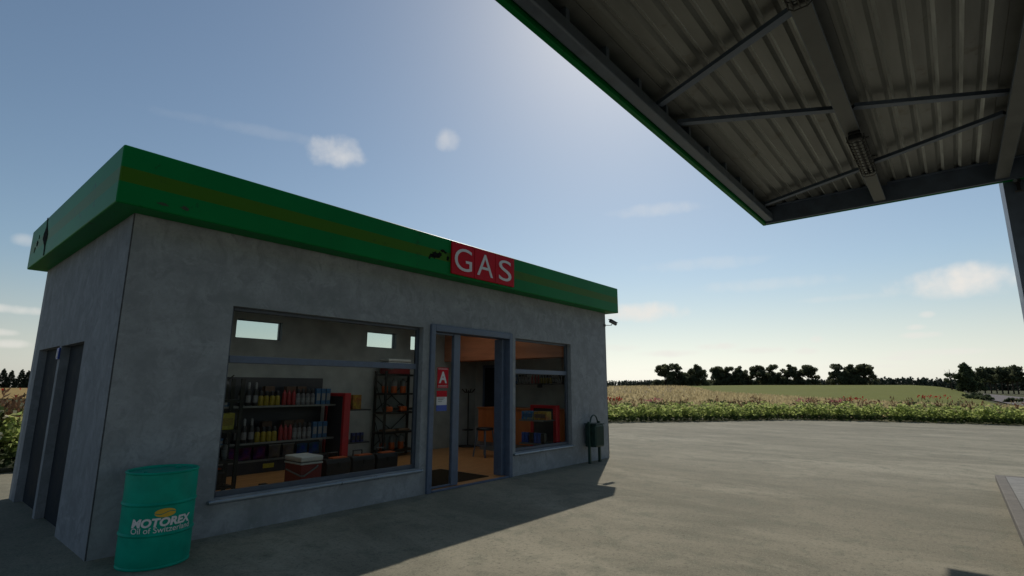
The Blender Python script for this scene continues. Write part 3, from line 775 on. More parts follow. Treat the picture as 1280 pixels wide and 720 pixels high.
# ------------------------------------------------------------------ shop interior: shelf unit with bottles
sh = thing('shelf_unit', (3.8, 4.15, .03), 'long dark grey shelf unit with bottles against the back wall', 'shelf unit')
MB().box(2.35, 5.02, 4.36, 4.43, .03, 1.9).build('back_panel', 'gondola', sh)
for z in (.29, .635, 1.335):
    s = MB().box(2.36, 5.03, 3.80 if z > .3 else 3.93, 4.355, z - .028, z).build('shelf', 'gondola', sh)
    MB().box(2.36, 5.03, (3.80 if z > .3 else 3.93) - .008, (3.80 if z > .3 else 3.93) - .001, z - .034, z + .004).build('edge_strip', 'gondola_edge', s)
MB().box(2.36, 5.03, 3.96, 4.355, .0305, .26).build('kick_base', 'gondola', sh)
M['label_yellow'] = plain('yellow_label', (.4, .36, .03), .5, 0, .2, 30)
pl_ = thing('price_label', (3.70, 3.952, .1), 'yellow price label on the base of the long dark shelf unit', 'label')
MB().box(3.60, 3.82, 3.952, 3.957, .115, .2).build('card', 'label_yellow', pl_)

M['p_yellow'] = plain('yellow_bottle', (.26, .2, .016), .45, 0, .25, 40)
M['p_red'] = plain('red_bottle', (.26, .022, .026), .45, 0, .2, 40)
M['p_grey'] = plain('grey_bottle', (.13, .13, .14), .45, 0, .35, 30)
M['p_blue'] = plain('blue_carton', (.022, .09, .2), .45, 0, .3, 30)
M['p_black'] = plain('black_bottle', (.014, .014, .016), .4, 0, .2, 30)
M['p_brown'] = plain('brown_box', (.11, .06, .04), .7, 0, .2, 20)
M['p_green'] = plain('green_carton', (.06, .14, .02), .5, 0, .2, 30)
M['p_dblue'] = plain('dark_blue_can', (.01, .02, .12), .35, 0, .3, 30)
M['p_white'] = plain('white_label', (.2, .21, .22), .5, 0, .2, 40)
_cache = {}
def bottle(kind):
    """prototype meshes: (body MB, mats, cap MB, capmats) around z=0"""
    if kind == 'yellow': return (.05, .2, .29, 'p_yellow', 'p_black')
    if kind == 'red': return (.042, .27, .31, 'p_red', 'p_red')
    if kind == 'grey': return (.046, .24, .33, 'p_grey', 'p_black')
    if kind == 'tall': return (.05, .33, .46, 'p_black', 'p_white')
    if kind == 'dgrey': return (.046, .24, .32, 'p_black', 'p_grey')
    if kind == 'wyellow': return (.045, .15, .2, 'p_yellow', 'p_black')
ordn = ['first', 'second', 'third', 'fourth', 'fifth', 'sixth']
def place_bottle(kind, loc, label, group, cat='bottle', s=1., rz=0):
    key = (kind,)
    if key not in _cache:
        r, hb, ht, bm, cm = bottle(kind)
        o = MB().lathe([(r * .92, 0), (r, .01), (r, hb * .8), (r * .8, hb * .93), (r * .45, hb)], n=14).mat(1).lathe([(r * 1.012, hb * .2), (r * 1.012, hb * .62)], n=14)
        lab = {'yellow': 'p_yellow', 'red': 'p_red', 'grey': 'p_white', 'tall': 'p_white', 'dgrey': 'p_grey', 'wyellow': 'p_yellow'}[kind]
        b = o.build('bottle', [bm, lab], smooth=True, loc=loc)
        cr = .82 if kind in ('yellow', 'grey') else .5
        c = MB().lathe([(r * cr, hb + .001), (r * cr, ht - .03), (r * cr * .55, ht)], n=12).build('cap', cm, b, world=False, smooth=True)
        tag(b, label, cat, group); b.rotation_euler.z = rz; b.scale = (s, s, s)
        _cache[key] = b; return b
    return dup(_cache[key], loc, label, group, rz, (s, s, s), cat)
def place_box(key, dims, mats, loc, label, group, cat, name, rz=0, s=1):
    if key not in _cache:
        w, dpt, h = dims
        b = MB().box(-w / 2, w / 2, -dpt / 2, dpt / 2, 0, h).build(name, mats[0], bevel=.004, loc=loc)
        MB().box(-w * .42, w * .42, -dpt / 2 - .004, -dpt / 2 - .0005, h * .25, h * .7).build('print', mats[1], b, world=False)
        tag(b, label, cat, group); b.rotation_euler.z = rz; b.scale = (s, s, s)
        _cache[key] = b; return b
    return dup(_cache[key], loc, label, group, rz, (s, s, s), cat)

for (nm, z, XS) in (('upper', 1.336, dict(tall=[3.01, 3.15, 3.29], yellow=[3.40, 3.51, 3.63, 3.74], red=[3.88, 3.98, 4.08], grey=[4.18, 4.29, 4.40, 4.51], carton=[4.63, 4.75, 4.87])),
                    ('middle', .636, dict(tall=[3.0, 3.13, 3.27], yellow=[3.39, 3.51, 3.62, 3.73], red=[3.86, 3.96, 4.06], grey=[4.16, 4.26, 4.37, 4.48], carton=[4.60, 4.72, 4.84]))):
    on = f'on the {nm} shelf of the long unit'
    for k, x in enumerate(XS['tall']): place_bottle('tall', (x, 3.87, z), f'{ordn[k]} tall black bottle from the left {on}', 'tall black bottles on the long shelf unit')
    for k, x in enumerate(XS['yellow']): place_bottle('yellow', (x, 3.87, z), f'{ordn[k]} yellow bottle from the left {on}', 'yellow bottles on the long shelf unit')
    for k, x in enumerate(XS['red']): place_bottle('red', (x, 3.87, z), f'{ordn[k]} slim red bottle from the left {on}', 'red bottles on the long shelf unit')
    for k, x in enumerate(XS['grey']): place_bottle('grey', (x, 3.87, z), f'{ordn[k]} grey white bottle from the left {on}', 'grey bottles on the long shelf unit')
    for k, x in enumerate(XS['carton']): place_box('carton', (.095, .09, .335), ('p_blue', 'p_white'), (x, 3.88, z), f'{ordn[k]} tall blue carton from the left {on}', 'blue cartons on the long shelf unit', 'carton', 'carton')
    for k, x in enumerate((3.66, 4.12, 4.36)): place_box('bbox', (.2, .14, .38), ('p_brown', 'p_black'), (x, 4.12, z), f'{ordn[k]} dark brown box behind the bottles {on}', 'brown boxes on the long shelf unit', 'box', 'box')
    for k, x in enumerate((2.72, 2.82)): place_box('bcan', (.075, .075, .11), ('p_blue', 'p_white'), (x, 3.86, z), f'{ordn[k]} small blue tin from the left {on}', 'blue tins on the long shelf unit', 'tin', 'tin')
# bags on the base shelf
M['bag_purple'] = ground_mat('purple_red_bag_print', ((.06, .03, .2), (.26, .04, .06), (.03, .03, .035)), 4, 9)
M['bag_grey'] = ground_mat('grey_yellow_bag_print', ((.14, .12, .15), (.2, .17, .07), (.1, .08, .1)), 4, 9)
M['bag_blue'] = ground_mat('blue_green_bag_print', ((.02, .03, .4), (.03, .16, .06), (.03, .05, .12)), 4, 9)
def bag(mat, loc, label, group, dark):
    mb = MB(); w, h, dp = .245, .255, .12
    N = 7
    for side in (-1, 1):
        o = len(mb.v)
        for i in range(N):
            for j in range(N):
                u, v = i / (N - 1) * 2 - 1, j / (N - 1) * 2 - 1
                puff = (1 - abs(u) ** 3) * (1 - abs(v) ** 4)
                mb.v.append((u * w / 2 * (1 - .05 * (1 - v * v)), side * dp / 2 * puff * (1.15 - .3 * (v + 1) / 2), (v + 1) / 2 * h))
        for i in range(N - 1):
            for j in range(N - 1):
                a = o + i * N + j; f = (a, a + N, a + N + 1, a + 1)
                mb.f.append(f if side < 0 else f[::-1]); mb.m.append(0)
    b = mb.build('bag', mat, smooth=False, loc=loc); b.data.polygons.foreach_set('use_smooth', [True] * len(mb.f))
    MB().box(-w / 2 - .004, w / 2 + .004, -.008, .008, h * .93, h * 1.03).build('seam', dark, b, world=False)
    tag(b, label, 'bag', group)
for k, x in enumerate((2.96, 3.24, 3.52)): bag('bag_purple', (x, 3.99, .292), f'{ordn[k]} purple and red printed bag from the left on the base shelf', 'printed bags on the base shelf', 'black')
for k, x in enumerate((3.83, 4.12)): bag('bag_grey', (x, 3.99, .292), f'{ordn[k]} grey and yellow printed bag from the left on the base shelf', 'printed bags on the base shelf', 'grey_plastic')
for k, x in enumerate((4.42, 4.70)): bag('bag_blue', (x, 3.99, .292), f'{ordn[k]} blue and green printed bag from the left on the base shelf', 'printed bags on the base shelf', 'black')

# red framed display stands
def red_stand(xa, xb, ya, yb, zt, shelf_dir, shelves, label):
    t = thing('display_stand', ((xa + xb) / 2, (ya + yb) / 2, .03), label, 'display stand', 'red framed display stands')
    fw = .085
    mb = MB().box(xa, xb, ya, ya + fw, .031, zt).box(xa, xb, yb - fw, yb, .031, zt).box(xa, xb, ya + fw, yb - fw, zt - .07, zt).box(xa, xb, ya + fw, yb - fw, .031, .16)
    mb.build('red_frame', 'red_metal', t, bevel=.006)
    MB().box(xa + .03, xb - .03, ya + fw, yb - fw, .16, zt - .07).build('dark_panel', 'gondola', t)
    for z, l in shelves:
        a, b = ((xb, xb + l) if shelf_dir > 0 else (xa - l, xa))
        s = MB().box(a, b, ya + .03, yb - .03, z - .022, z).build('shelf', 'gondola', t)
        e = b if shelf_dir > 0 else a
        MB().box(e - .006, e + .006, ya + .03, yb - .03, z - .03, z + .004).build('edge_strip', 'gondola_edge', s)
    return t
red_stand(5.07, 5.22, 3.5, 4.3, 1.575, 1, ((1.21, .56), (.5, .56)), 'red framed display stand at the right end of the long shelf unit')
red_stand(8.47, 8.62, .26, 1.0, 1.30, -1, ((.985, .45), (.48, .45)), 'red framed display stand seen through the smaller right hand window')
M['p_pic'] = ground_mat('yellow_red_print', ((.42, .3, .05), (.3, .07, .04), (.2, .13, .04)), 9, 20)
M['p_pic2'] = ground_mat('blue_yellow_print', ((.02, .13, .4), (.03, .2, .36), (.34, .26, .06)), 4, 9)
place_box('pic', (.16, .22, .32), ('p_pic', 'p_red'), (5.50, 3.75, 1.212), 'yellow and red product box on the upper shelf of the back red stand', 'product boxes on red stands', 'box', 'box', R(90))
for k in range(3): place_box('dcan', (.075, .075, .2), ('p_dblue', 'p_black'), (5.40 + .11 * k, 3.62, .502), f'{ordn[k]} dark blue can from the left on the lower shelf of the back red stand', 'dark blue cans on the back red stand', 'can', 'can')
place_box('pic2', (.34, .2, .185), ('p_pic2', 'p_blue'), (8.20, .80, .987), 'blue and yellow product box on the upper shelf of the front red stand', 'product boxes on red stands', 'box', 'box', R(-90))
place_box('pic3', (.34, .2, .185), ('p_pic', 'p_brown'), (8.20, .44, .987), 'yellow and brown product box on the upper shelf of the front red stand', 'product boxes on red stands', 'box', 'box', R(-90))
k = 0
M['p_midblue'] = plain('mid_blue_can', (.02, .07, .3), .35, 0, .3, 30)
for (x, y) in ((8.1, .9), (8.1, .80), (8.1, .55), (8.1, .45)):
    place_box('bluecan', (.08, .08, .22), ('p_midblue', 'p_dblue'), (x, y, .482), f'{ordn[k]} blue can from the left on the lower shelf of the front red stand', 'blue cans on the front red stand', 'can', 'can'); k += 1
for k, y in enumerate((.68, .36)):
    place_box('blackcan', (.08, .1, .22), ('p_black', 'p_black'), (8.12, y, .482), f'{ordn[k]} black can from the left on the lower shelf of the front red stand', 'black cans on the front red stand', 'can', 'can')

# metal rack at the back with braced frame
def rack(xa, xb, ya, yb, zt, levels, label):
    t = thing('metal_rack', ((xa + xb) / 2, (ya + yb) / 2, .03), label, 'rack', 'charcoal metal racks')
    for x in (xa, xb):
        for y in (ya, yb): MB().box(x - .028, x + .028, y - .02, y + .02, .031, zt).build('post', 'rack', t)
    for z in levels: MB().box(xa + .03, xb - .03, ya - .015, yb + .015, z - .045, z).box(xa - .03, xa + .03, ya + .022, yb - .022, z - .045, z).build('shelf', 'rack', t)
    for (z0_, z1_) in ((.25, 1.05), (1.1, 1.9)):
        MB().bar((xa, yb + .01, z0_), (xb, yb + .01, z1_), .02, .012, (0, 1, 0)).build('cross_brace', 'rack', t); MB().bar((xb, yb + .022, z0_), (xa, yb + .022, z1_), .02, .012, (0, 1, 0)).build('cross_brace', 'rack', t)
        MB().bar((xa - .035, ya, z0_), (xa - .035, yb, z1_), .018, .012, (1, 0, 0)).build('cross_brace', 'rack', t)
    return t
rack(6.46, 7.50, 3.92, 4.34, 2.10, (.19, .63, 1.10, 1.56, 2.03), 'charcoal metal rack with cross braces at the back wall behind the big window')
rack(1.45, 2.33, 2.25, 2.62, 1.84, (.16, .55, 1.02, 1.50), 'charcoal metal rack just inside the left edge of the big window')
M['p_orange'] = M['orange_plastic']
def canister(loc, label, s=1.):
    key = 'canister'
    if key not in _cache:
        b = MB().lathe([(.07, 0), (.075, .01), (.075, .17)], n=14).build('canister', 'orange_plastic', smooth=True, loc=loc)
        MB().lathe([(.074, .1705), (.074, .30), (.06, .315), (.03, .33), (.03, .36)], n=14).build('grey_top', 'grey_plastic', b, world=False, smooth=True)
        _cache[key] = tag(b, label, 'canister', 'orange and grey canisters on the back rack'); b.scale = (s,) * 3; return
    dup(_cache[key], loc, label, 'orange and grey canisters on the back rack', 0, (s,) * 3)
for nm, z in (('fourth', 1.562), ('lowest', .192)):
    for k, x in enumerate((6.58, 6.86, 7.14)): canister((x, 4.12, z), f'{ordn[k]} orange canister from the left on the {nm} shelf of the back rack' if nm == 'lowest' else f'{ordn[k]} orange canister from the left on the upper shelf of the back rack')
def chainsaw(loc, label):
    t = thing('chainsaw', loc, label, 'chainsaw', 'orange chainsaws on the back rack')
    x, y, z = loc
    MB().box(x - .1, x + .1, y - .09, y + .07, z, z + .13).build('engine_body', 'orange_plastic', t, bevel=.03)
    MB().box(x + .101, x + .34, y - .02, y + .0, z + .03, z + .09).build('guide_bar', 'rack', t)
    MB().tube([(x - .1, y, z + .09), (x - .16, y, z + .15), (x - .02, y, z + .19), (x + .07, y, z + .13)], .013, 8).build('handle', 'black', t, smooth=True)
chainsaw((6.68, 4.1, 1.102), 'left orange chainsaw lying on the middle shelf of the back rack'); chainsaw((7.12, 4.1, 1.102), 'right orange chainsaw lying on the middle shelf of the back rack')
M['p_tan'] = plain('tan_tool_wood', (.2, .12, .07), .7, 0, .2, 20)
for k, x in enumerate((6.7, 7.15)):
    o = MB().box(x - .17, x + .17, 4.0, 4.22, .632, .68).build('tray', 'p_tan', bevel=.01); tag(o, f'{("left", "right")[k]} flat brown tray on the second shelf of the back rack', 'tray', 'flat trays on the back rack')

# coolers
def cooler(x0, x1, y0, y1, z0, h, label):
    t = thing('cooler_box', ((x0 + x1) / 2, (y0 + y1) / 2, z0), label, 'cooler', 'red and white cooler boxes')
    MB().box(x0 + .012, x1 - .012, y0 + .012, y1 - .012, z0 + .001, z0 + h * .72).build('red_body', 'cooler_red', t, bevel=.015)
    MB().box(x0, x1, y0, y1, z0 + h * .722, z0 + h * .78).build('white_rim', 'white_plastic', t, bevel=.008)
    MB().box(x0 + .01, x1 - .01, y0 + .01, y1 - .01, z0 + h * .782, z0 + h * .82).build('dark_seal', 'grey_plastic', t)
    MB().box(x0, x1, y0, y1, z0 + h * .822, z0 + h).build('lid', 'white_plastic', t, bevel=.02)
    zz = z0 + h * .45
    MB().tube([(x0 + .005, y1 - .08, zz + .02), (x0 - .015, (y0 + y1) / 2, zz), (x0 - .015, y0 - .02, zz - .04), (x0 + .06, y0 - .02, zz - .05), (x1 - .12, y0 - .015, zz + .08), (x1 - .1, y0 + .005, zz + .1)], .014, 6).build('handle', 'grey_plastic', t)
cooler(3.32, 3.74, 2.0, 2.58, .03, .48, 'red cooler box with a white lid on the wooden floor behind the big window')
cooler(6.52, 7.22, 3.92, 4.3, 2.031, .37, 'red cooler box with a white lid on top of the back rack')
# toolboxes
def toolbox(xa, y, z, w, label, h=.32):
    t = thing('toolbox', (xa + w / 2, y, z), label, 'toolbox', 'black toolboxes with orange lid patches')
    prof = [(-.15, 0), (-.16, h * .55), (-.165, h * .8), (-.12, h), (.12, h), (.165, h * .8), (.16, h * .55), (.15, 0)]
    n = len(prof); mb = MB()
    mb.add([(xa, y + p[0], z + p[1]) for p in prof] + [(xa + w, y + p[0], z + p[1]) for p in prof], [tuple(range(n))[::-1], tuple(range(n, 2 * n))] + [(k, (k + 1) % n, (k + 1) % n + n, k + n) for k in range(n)])
    mb.build('case', 'black', t, bevel=.012)
    MB().box(xa + w * .3, xa + w * .93, y - .112, y + .06, z + h + .001, z + h + .02).build('orange_lid_patch', 'orange_plastic', t, bevel=.008)
    MB().tube([(xa + w * .3, y + .085, z + h - .005), (xa + w * .3, y + .085, z + h + .09), (xa + w * .7, y + .085, z + h + .09), (xa + w * .7, y + .085, z + h - .005)], .016, 6).build('carry_handle', 'black', t)
    MB().box(xa + w * .45, xa + w * .55, y - .178, y - .158, z + h * .62, z + h * .85).build('latch', 'rack', t)
for k, x in enumerate((3.87, 4.42, 4.97)): toolbox(x, 2.25, .03, .5, ('leftmost black toolbox with orange patch in the row beside the red cooler', 'middle black toolbox with orange patch in the row on the floor', 'rightmost black toolbox with orange patch in the row on the floor')[k], .37)
toolbox(1.72, 2.42, .162, .46, 'black toolbox with orange lid on the lowest shelf of the left rack', .25)
toolbox(1.62, 2.42, 1.502, .5, 'black toolbox with orange lid on the top shelf of the left rack', .3)
place_box('ybox', (.26, .2, .26), ('label_yellow', 'p_yellow'), (2.14, 2.4, 1.022), 'olive yellow box on the third shelf of the left rack', 'boxes on the left rack', 'box', 'box')
for k, (x, kk) in enumerate(((1.92, 'grey'), (2.06, 'dgrey'), (2.2, 'grey'))): place_bottle(kk, (x, 2.4, .552), f'{ordn[k]} small bottle from the left on the second shelf of the left rack', 'bottles on the left rack')
o = MB().box(2.75, 2.87, 2.2, 2.3, .031, .12).build('small_case', 'black', bevel=.01); tag(o, 'small black case lying on the open wooden floor left of the red cooler', 'case')

# counter, stool, coat stand
ct = thing('shop_counter', (9.3, 2.1, .03), 'orange wooden shop counter with a grey plinth', 'counter')
MB().box(9.30, 9.34, .6, 3.48, .255, 1.13).box(9.341, 9.9, 3.44, 3.48, .255, 1.13).build('front_panel', 'counter_orange', ct)
MB().box(9.27, 9.95, .58, 3.51, 1.131, 1.172).build('worktop', 'counter_orange', ct, bevel=.006)
MB().box(9.33, 9.9, .6, 3.44, .0305, .253).build('plinth', 'grey_plastic', ct)
stl = thing('bar_stool', (8.3, 2.3, .03), 'dark bar stool with grey metal legs beside the counter', 'stool')
MB().lathe([(.2, 0), (.215, .01), (.215, .05), (.2, .065), (.05, .07)], (8.3, 2.3, .66), 24).build('seat', 'black', stl, smooth=True)
for sx, sy in ((-1, -1), (1, -1), (1, 1), (-1, 1)): MB().tube([(8.3 + sx * .13, 2.3 + sy * .13, .66), (8.3 + sx * .2, 2.3 + sy * .2, .031)], .019, 8).build('leg', 'steel', stl, smooth=True)
MB().tube([(8.3 + .205 * math.cos(t), 2.3 + .205 * math.sin(t), .3) for t in np.linspace(0, 2 * math.pi, 25)], .012, 6).build('foot_ring', 'steel', stl)
cs = thing('coat_stand', (9.62, 4.2, .03), 'thin black coat stand by the back wall', 'coat stand')
MB().lathe([(.26, 0), (.27, .012), (.26, .03), (.04, .045)], (9.6, 4.17, .031), 24).build('base', 'rack', cs)
MB().tube([(9.6, 4.17, .06), (9.6, 4.17, 1.62)], .017, 8).build('pole', 'rack', cs)
MB().tube([(9.6 + .16 * math.cos(t), 4.17 + .16 * math.sin(t), .5) for t in np.linspace(0, 2 * math.pi, 17)], .014, 6).build('umbrella_ring', 'rack', cs)
for t in range(4):
    a_ = t * math.pi / 2 + .4; c_, s_ = math.cos(a_), math.sin(a_)
    MB().tube([(9.6, 4.17, 1.56), (9.6 + .12 * c_, 4.17 + .12 * s_, 1.57), (9.6 + .2 * c_, 4.17 + .2 * s_, 1.66)], .016, 6).build('hook', 'rack', cs)
ub = thing('hanging_rod', (9.3, 4.40, .56), 'black rod hanging on the back wall left of the coat stand', 'rod')
MB().box(9.28, 9.33, 4.39, 4.43, .55, 1.58).build('shaft', 'rack', ub)
MB().tube([(9.305, 4.38, .56), (9.26, 4.33, .50), (9.2, 4.33, .52)], .018, 6).build('grip', 'rack', ub)

# wall shelf on right wall with bottles
ws = thing('wall_shelf', (10.05, 1.9, 1.8), 'narrow wall shelf of small bottles behind the counter', 'shelf')
MB().box(9.95, 10.165, .75, 3.0, 1.785, 1.815).build('shelf_board', 'gondola', ws)
for y in (.9, 1.9, 2.85): MB().box(9.98, 10.165, y, y + .03, 1.70, 1.784).build('bracket', 'gondola', ws)
seq = [('carton', 2.82), ('carton', 2.70), ('grey', 2.57), ('grey', 2.46), ('grey', 2.36), ('dgrey', 2.26), ('red', 2.14), ('red', 2.03), ('red', 1.93), ('yellow', 1.82), ('yellow', 1.72), ('yellow', 1.62), ('yellow', 1.52), ('dgrey', 1.42), ('dgrey', 1.33), ('grey', 1.24), ('grey', 1.15)]
cnt = {}
for kd, y in seq:
    cnt[kd] = cnt.get(kd, 0) + 1
    nm = {'carton': 'blue carton', 'grey': 'grey white bottle', 'dgrey': 'dark grey bottle', 'red': 'red bottle', 'yellow': 'yellow bottle with black cap'}[kd]
    lb = f'{ordn[cnt[kd] - 1]} {nm} from the left on the wall shelf behind the counter'
    if kd == 'carton': place_box('carton', None, None, (10.03, y, 1.816), lb, 'cartons on the wall shelf', 'carton', 'carton', R(-90), .75)
    else: place_bottle(kd, (10.03, y, 1.816), lb, 'bottles on the wall shelf', s=.75, rz=R(-90))
place_box('gcarton', (.1, .09, .22), ('p_green', 'label_yellow'), (10.03, 1.02, 1.816), 'green carton at the right end of the wall shelf behind the counter', 'cartons on the wall shelf', 'carton', 'carton', R(-90))
place_box('carton', None, None, (10.03, .90, 1.816), 'blue carton at the far right end of the wall shelf behind the counter', 'cartons on the wall shelf', 'carton', 'carton', R(-90), .75)

# ------------------------------------------------------------------ vegetation along the yard edge
def leafpatch(name, spots, builder, mats):
    Ps, Us, Vs, Is = [], [], [], []
    for s in spots:
        P, U, V, I = builder(*s); Ps.append(P); Us.append(U); Vs.append(V); Is.append(I)
    return quads(name, np.concatenate(Ps), np.concatenate(Us), np.concatenate(Vs), mats, np.concatenate(Is))
def bright_plant(x, y, h, w):
    n = int(40 * (h / .8))
    t = rng.random(n) ** .75; r = w * (.35 + .65 * rng.random(n)) * (1.0 - .35 * t); a = rng.random(n) * 6.283
    P = np.stack([x + r * np.cos(a), y + r * np.sin(a), h * (.04 + .96 * t)], 1)
    L = .055 + .055 * rng.random(n)
    out = np.stack([np.cos(a), np.sin(a), -.5 + .9 * rng.random(n)], 1) + rng.normal(size=(n, 3)) * .35
    out /= np.linalg.norm(out, axis=1)[:, None]
    e = rng.normal(size=(n, 3)); U = np.cross(out, e); U /= np.linalg.norm(U, axis=1)[:, None]
    I = np.where(t > .35, 0, 1); I = np.where((t > .86) & (rng.random(n) < .38), 2, I)  # lowest leaves get dark green as painted self-shadow
    return P, U * (L * .55)[:, None], out * L[:, None], I
def stalk_plant(x, y, h, w):
    n = 30
    t = rng.random(n); P = np.stack([x + rng.normal(size=n) * w * .45, y + rng.normal(size=n) * w * .45, h * (.1 + .9 * t)], 1)
    U, V = rand_axes(n, .06 + .08 * rng.random(n), .016 + .02 * rng.random(n), 1.6)
    return P, U, V, np.where(t > .3, 0, 1)
def bush_plant(x, y, h, w):
    n = 70
    d = rng.normal(size=(n, 3)); d /= np.linalg.norm(d, axis=1)[:, None]
    P = np.array([x, y, h * .55]) + d * np.array([w, w, h * .48]) * (rng.random((n, 1)) ** .4)
    P[:, 2] = np.abs(P[:, 2])
    U, V = rand_axes(n, .05 + .05 * rng.random(n), .03 + .03 * rng.random(n))
    return P, U, V, np.zeros(n, int)
edge = np.array(EDGE)
seg = np.linalg.norm(np.diff(edge, axis=0), axis=1); cum = np.concatenate([[0], np.cumsum(seg)])
def along(s, off):
    i = min(np.searchsorted(cum, s, 'right') - 1, len(seg) - 1); t = (s - cum[i]) / seg[i]
    a, b = edge[i], edge[i + 1]; d = (b - a) / seg[i]; nrm = np.array([-d[1], d[0]])
    return a + (b - a) * t + nrm * off
S_left0, S_left1 = cum[1], cum[6]; S_r0, S_r1 = cum[6], cum[-1]
spots = []
for s in np.arange(S_r0, S_r1, .22):
    for off in (.15, .5, .95, 1.4):
        p = along(s + rng.uniform(-.12, .12), off + rng.uniform(-.15, .2))
        spots.append((p[0], p[1], (.62 + .28 * rng.random()) * (1 + .1 * (off > 1)), .16 + .08 * rng.random()))
tag(obj_of('leafy_verge_plants', leafpatch('leafy_verge_plants', spots, bright_plant, ['leaf_bright', 'leaf_dark', 'leaf_tip'])),
    'dense strip of bright green leafy plants along the far edge of the concrete yard', 'plants', kind='stuff')
spots = []
for s in np.arange(S_r0, S_r1, .30):
    dens = .5 + .5 * math.sin(s * .9) * math.sin(s * .37 + 1)
    for off in (1.9, 2.4, 2.9):
        if rng.random() < .38 + .5 * dens:
            p = along(s + rng.uniform(-.2, .2), off + rng.uniform(-.3, .3)); spots.append((p[0], p[1], .8 + .45 * rng.random(), .16))
tag(obj_of('red_brown_stalks', leafpatch('red_brown_stalks', spots, stalk_plant, ['leaf_red', 'leaf_dark'])),
    'scattered red brown dock stalks behind the green verge plants', 'plants', kind='stuff')
spots = []
for s in np.arange(S_r0, S_r1, .45):
    for off in (2.2, 2.7, 3.3):
        if rng.random() < .62: p = along(s + rng.uniform(-.2, .2), off); spots.append((p[0], p[1], .65 + .42 * rng.random(), .34))
tag(obj_of('dark_verge_weeds', leafpatch('dark_verge_weeds', spots, bush_plant, ['leaf_dark'])), 'low dark green weeds behind the bright verge plants', 'weeds', kind='stuff')
# hedge of tall wild flowers behind the shop (left)
spots = []
for s in np.arange(cum[1], S_r0, .24):
    for off in (.2, .6, 1.0, 1.5):
        p = along(s + rng.uniform(-.1, .1), off + rng.uniform(-.15, .15)); spots.append((p[0], p[1], .75 + .5 * rng.random(), .2))
tag(obj_of('leafy_hedge_base', leafpatch('leafy_hedge_base', spots, bright_plant, ['leaf_bright', 'leaf_dark', 'leaf_tip'])), 'leafy green growth at the foot of the wild hedge behind the shop', 'plants', kind='stuff')
spots = []
for s in np.arange(cum[1], S_r0, .26):
    for off in (.9, 1.3, 1.8, 2.3):
        p = along(s, off + rng.uniform(-.2, .2)); spots.append((p[0], p[1], 1.25 + .4 * rng.random(), .2))
tag(obj_of('brown_hedge_stalks', leafpatch('brown_hedge_stalks', spots, lambda x, y, h, w: tuple(np.concatenate(z) for z in zip(stalk_plant(x, y, h, w), stalk_plant(x, y, h, w))), ['leaf_red', 'leaf_dark'])), 'tall red brown stalks topping the wild hedge behind the shop', 'plants', kind='stuff')
spots = [(*along(s, .9 + rng.uniform(-.3, .8)), 1.2 + .3 * rng.random(), .35) for s in np.arange(cum[1], S_r0, .5)]
tag(obj_of('dark_hedge_weeds', leafpatch('dark_hedge_weeds', spots, bush_plant, ['leaf_dark'])), 'dark green weeds inside the wild hedge behind the shop', 'weeds', kind='stuff')
def flower(P0, n, r, h, mat, label, pet=.05):
    t = thing('flower_clump', (*P0, 0), label, 'flowers', 'flower clumps along the yard edge')
    a = rng.random(n) * 6.283; n = int(n * .7); a = a[:n]; rr = r * np.sqrt(rng.random(n))
    P = np.stack([rr * np.cos(a), rr * np.sin(a), h + rng.normal(size=n) * .05], 1)
    U, V = rand_axes(n, pet, pet * .9, .6)
    obj_of('blossoms', quads('blossoms', P, U, V, [mat]), t)
    P2 = P.copy(); P2[:, 2] = h * rng.random(n); U, V = rand_axes(n, .12, .02, 2.5)
    obj_of('stems', quads('stems', P2, U, V, ['leaf_dark']), t)
def polar(px_, d):  # world ground point at photo column azimuth and distance
    fh = 665.8; azm = .696 - math.atan((px_ - 640) / fh); return (CAMXY[0] + d * math.cos(azm), CAMXY[1] + d * math.sin(azm))
flower(polar(768, 29.5), 60, .45, 1.12, 'petal_red', 'bunch of red flowers just right of the shop corner')
flower(polar(816, 30.5), 60, .5, 1.05, 'petal_pink', 'bunch of pink flowers right of the shop, left of the others')
flower(polar(1004, 36), 40, .45, 1.0, 'petal_pink', 'pink flower clump in the middle of the far verge')
flower(polar(1043, 36.5), 60, .45, 1.0, 'petal_pink', 'bunch of bright pink flowers right of the middle of the verge')
flower(polar(1067, 37.5), 60, .6, 1.12, 'petal_red', 'red flower clump beside the pink bunch in the far verge')
flower(polar(1166, 38), 80, .8, 1.25, 'petal_red', 'wide red flower clump left of the right hand trees')
flower(polar(1272, 38), 30, .5, .95, 'petal_cream', 'cream flower clump at the right end of the far verge')
for k, (px_, d, h) in enumerate(((3, 14.9, 1.05), (20, 15.1, 1.2), (8, 15.0, .75))): flower(polar(px_, d), 14, .5, h, 'petal_cream', ('cream flowers low in the hedge left of the shop', 'cream flowers high in the hedge touching the shop', 'cream flowers at the left photo edge')[k], .045)
flower(polar(12, 16.3), 26, .8, 1.62, 'petal_red', 'orange red flowers on top of the hedge left of the shop', .028)

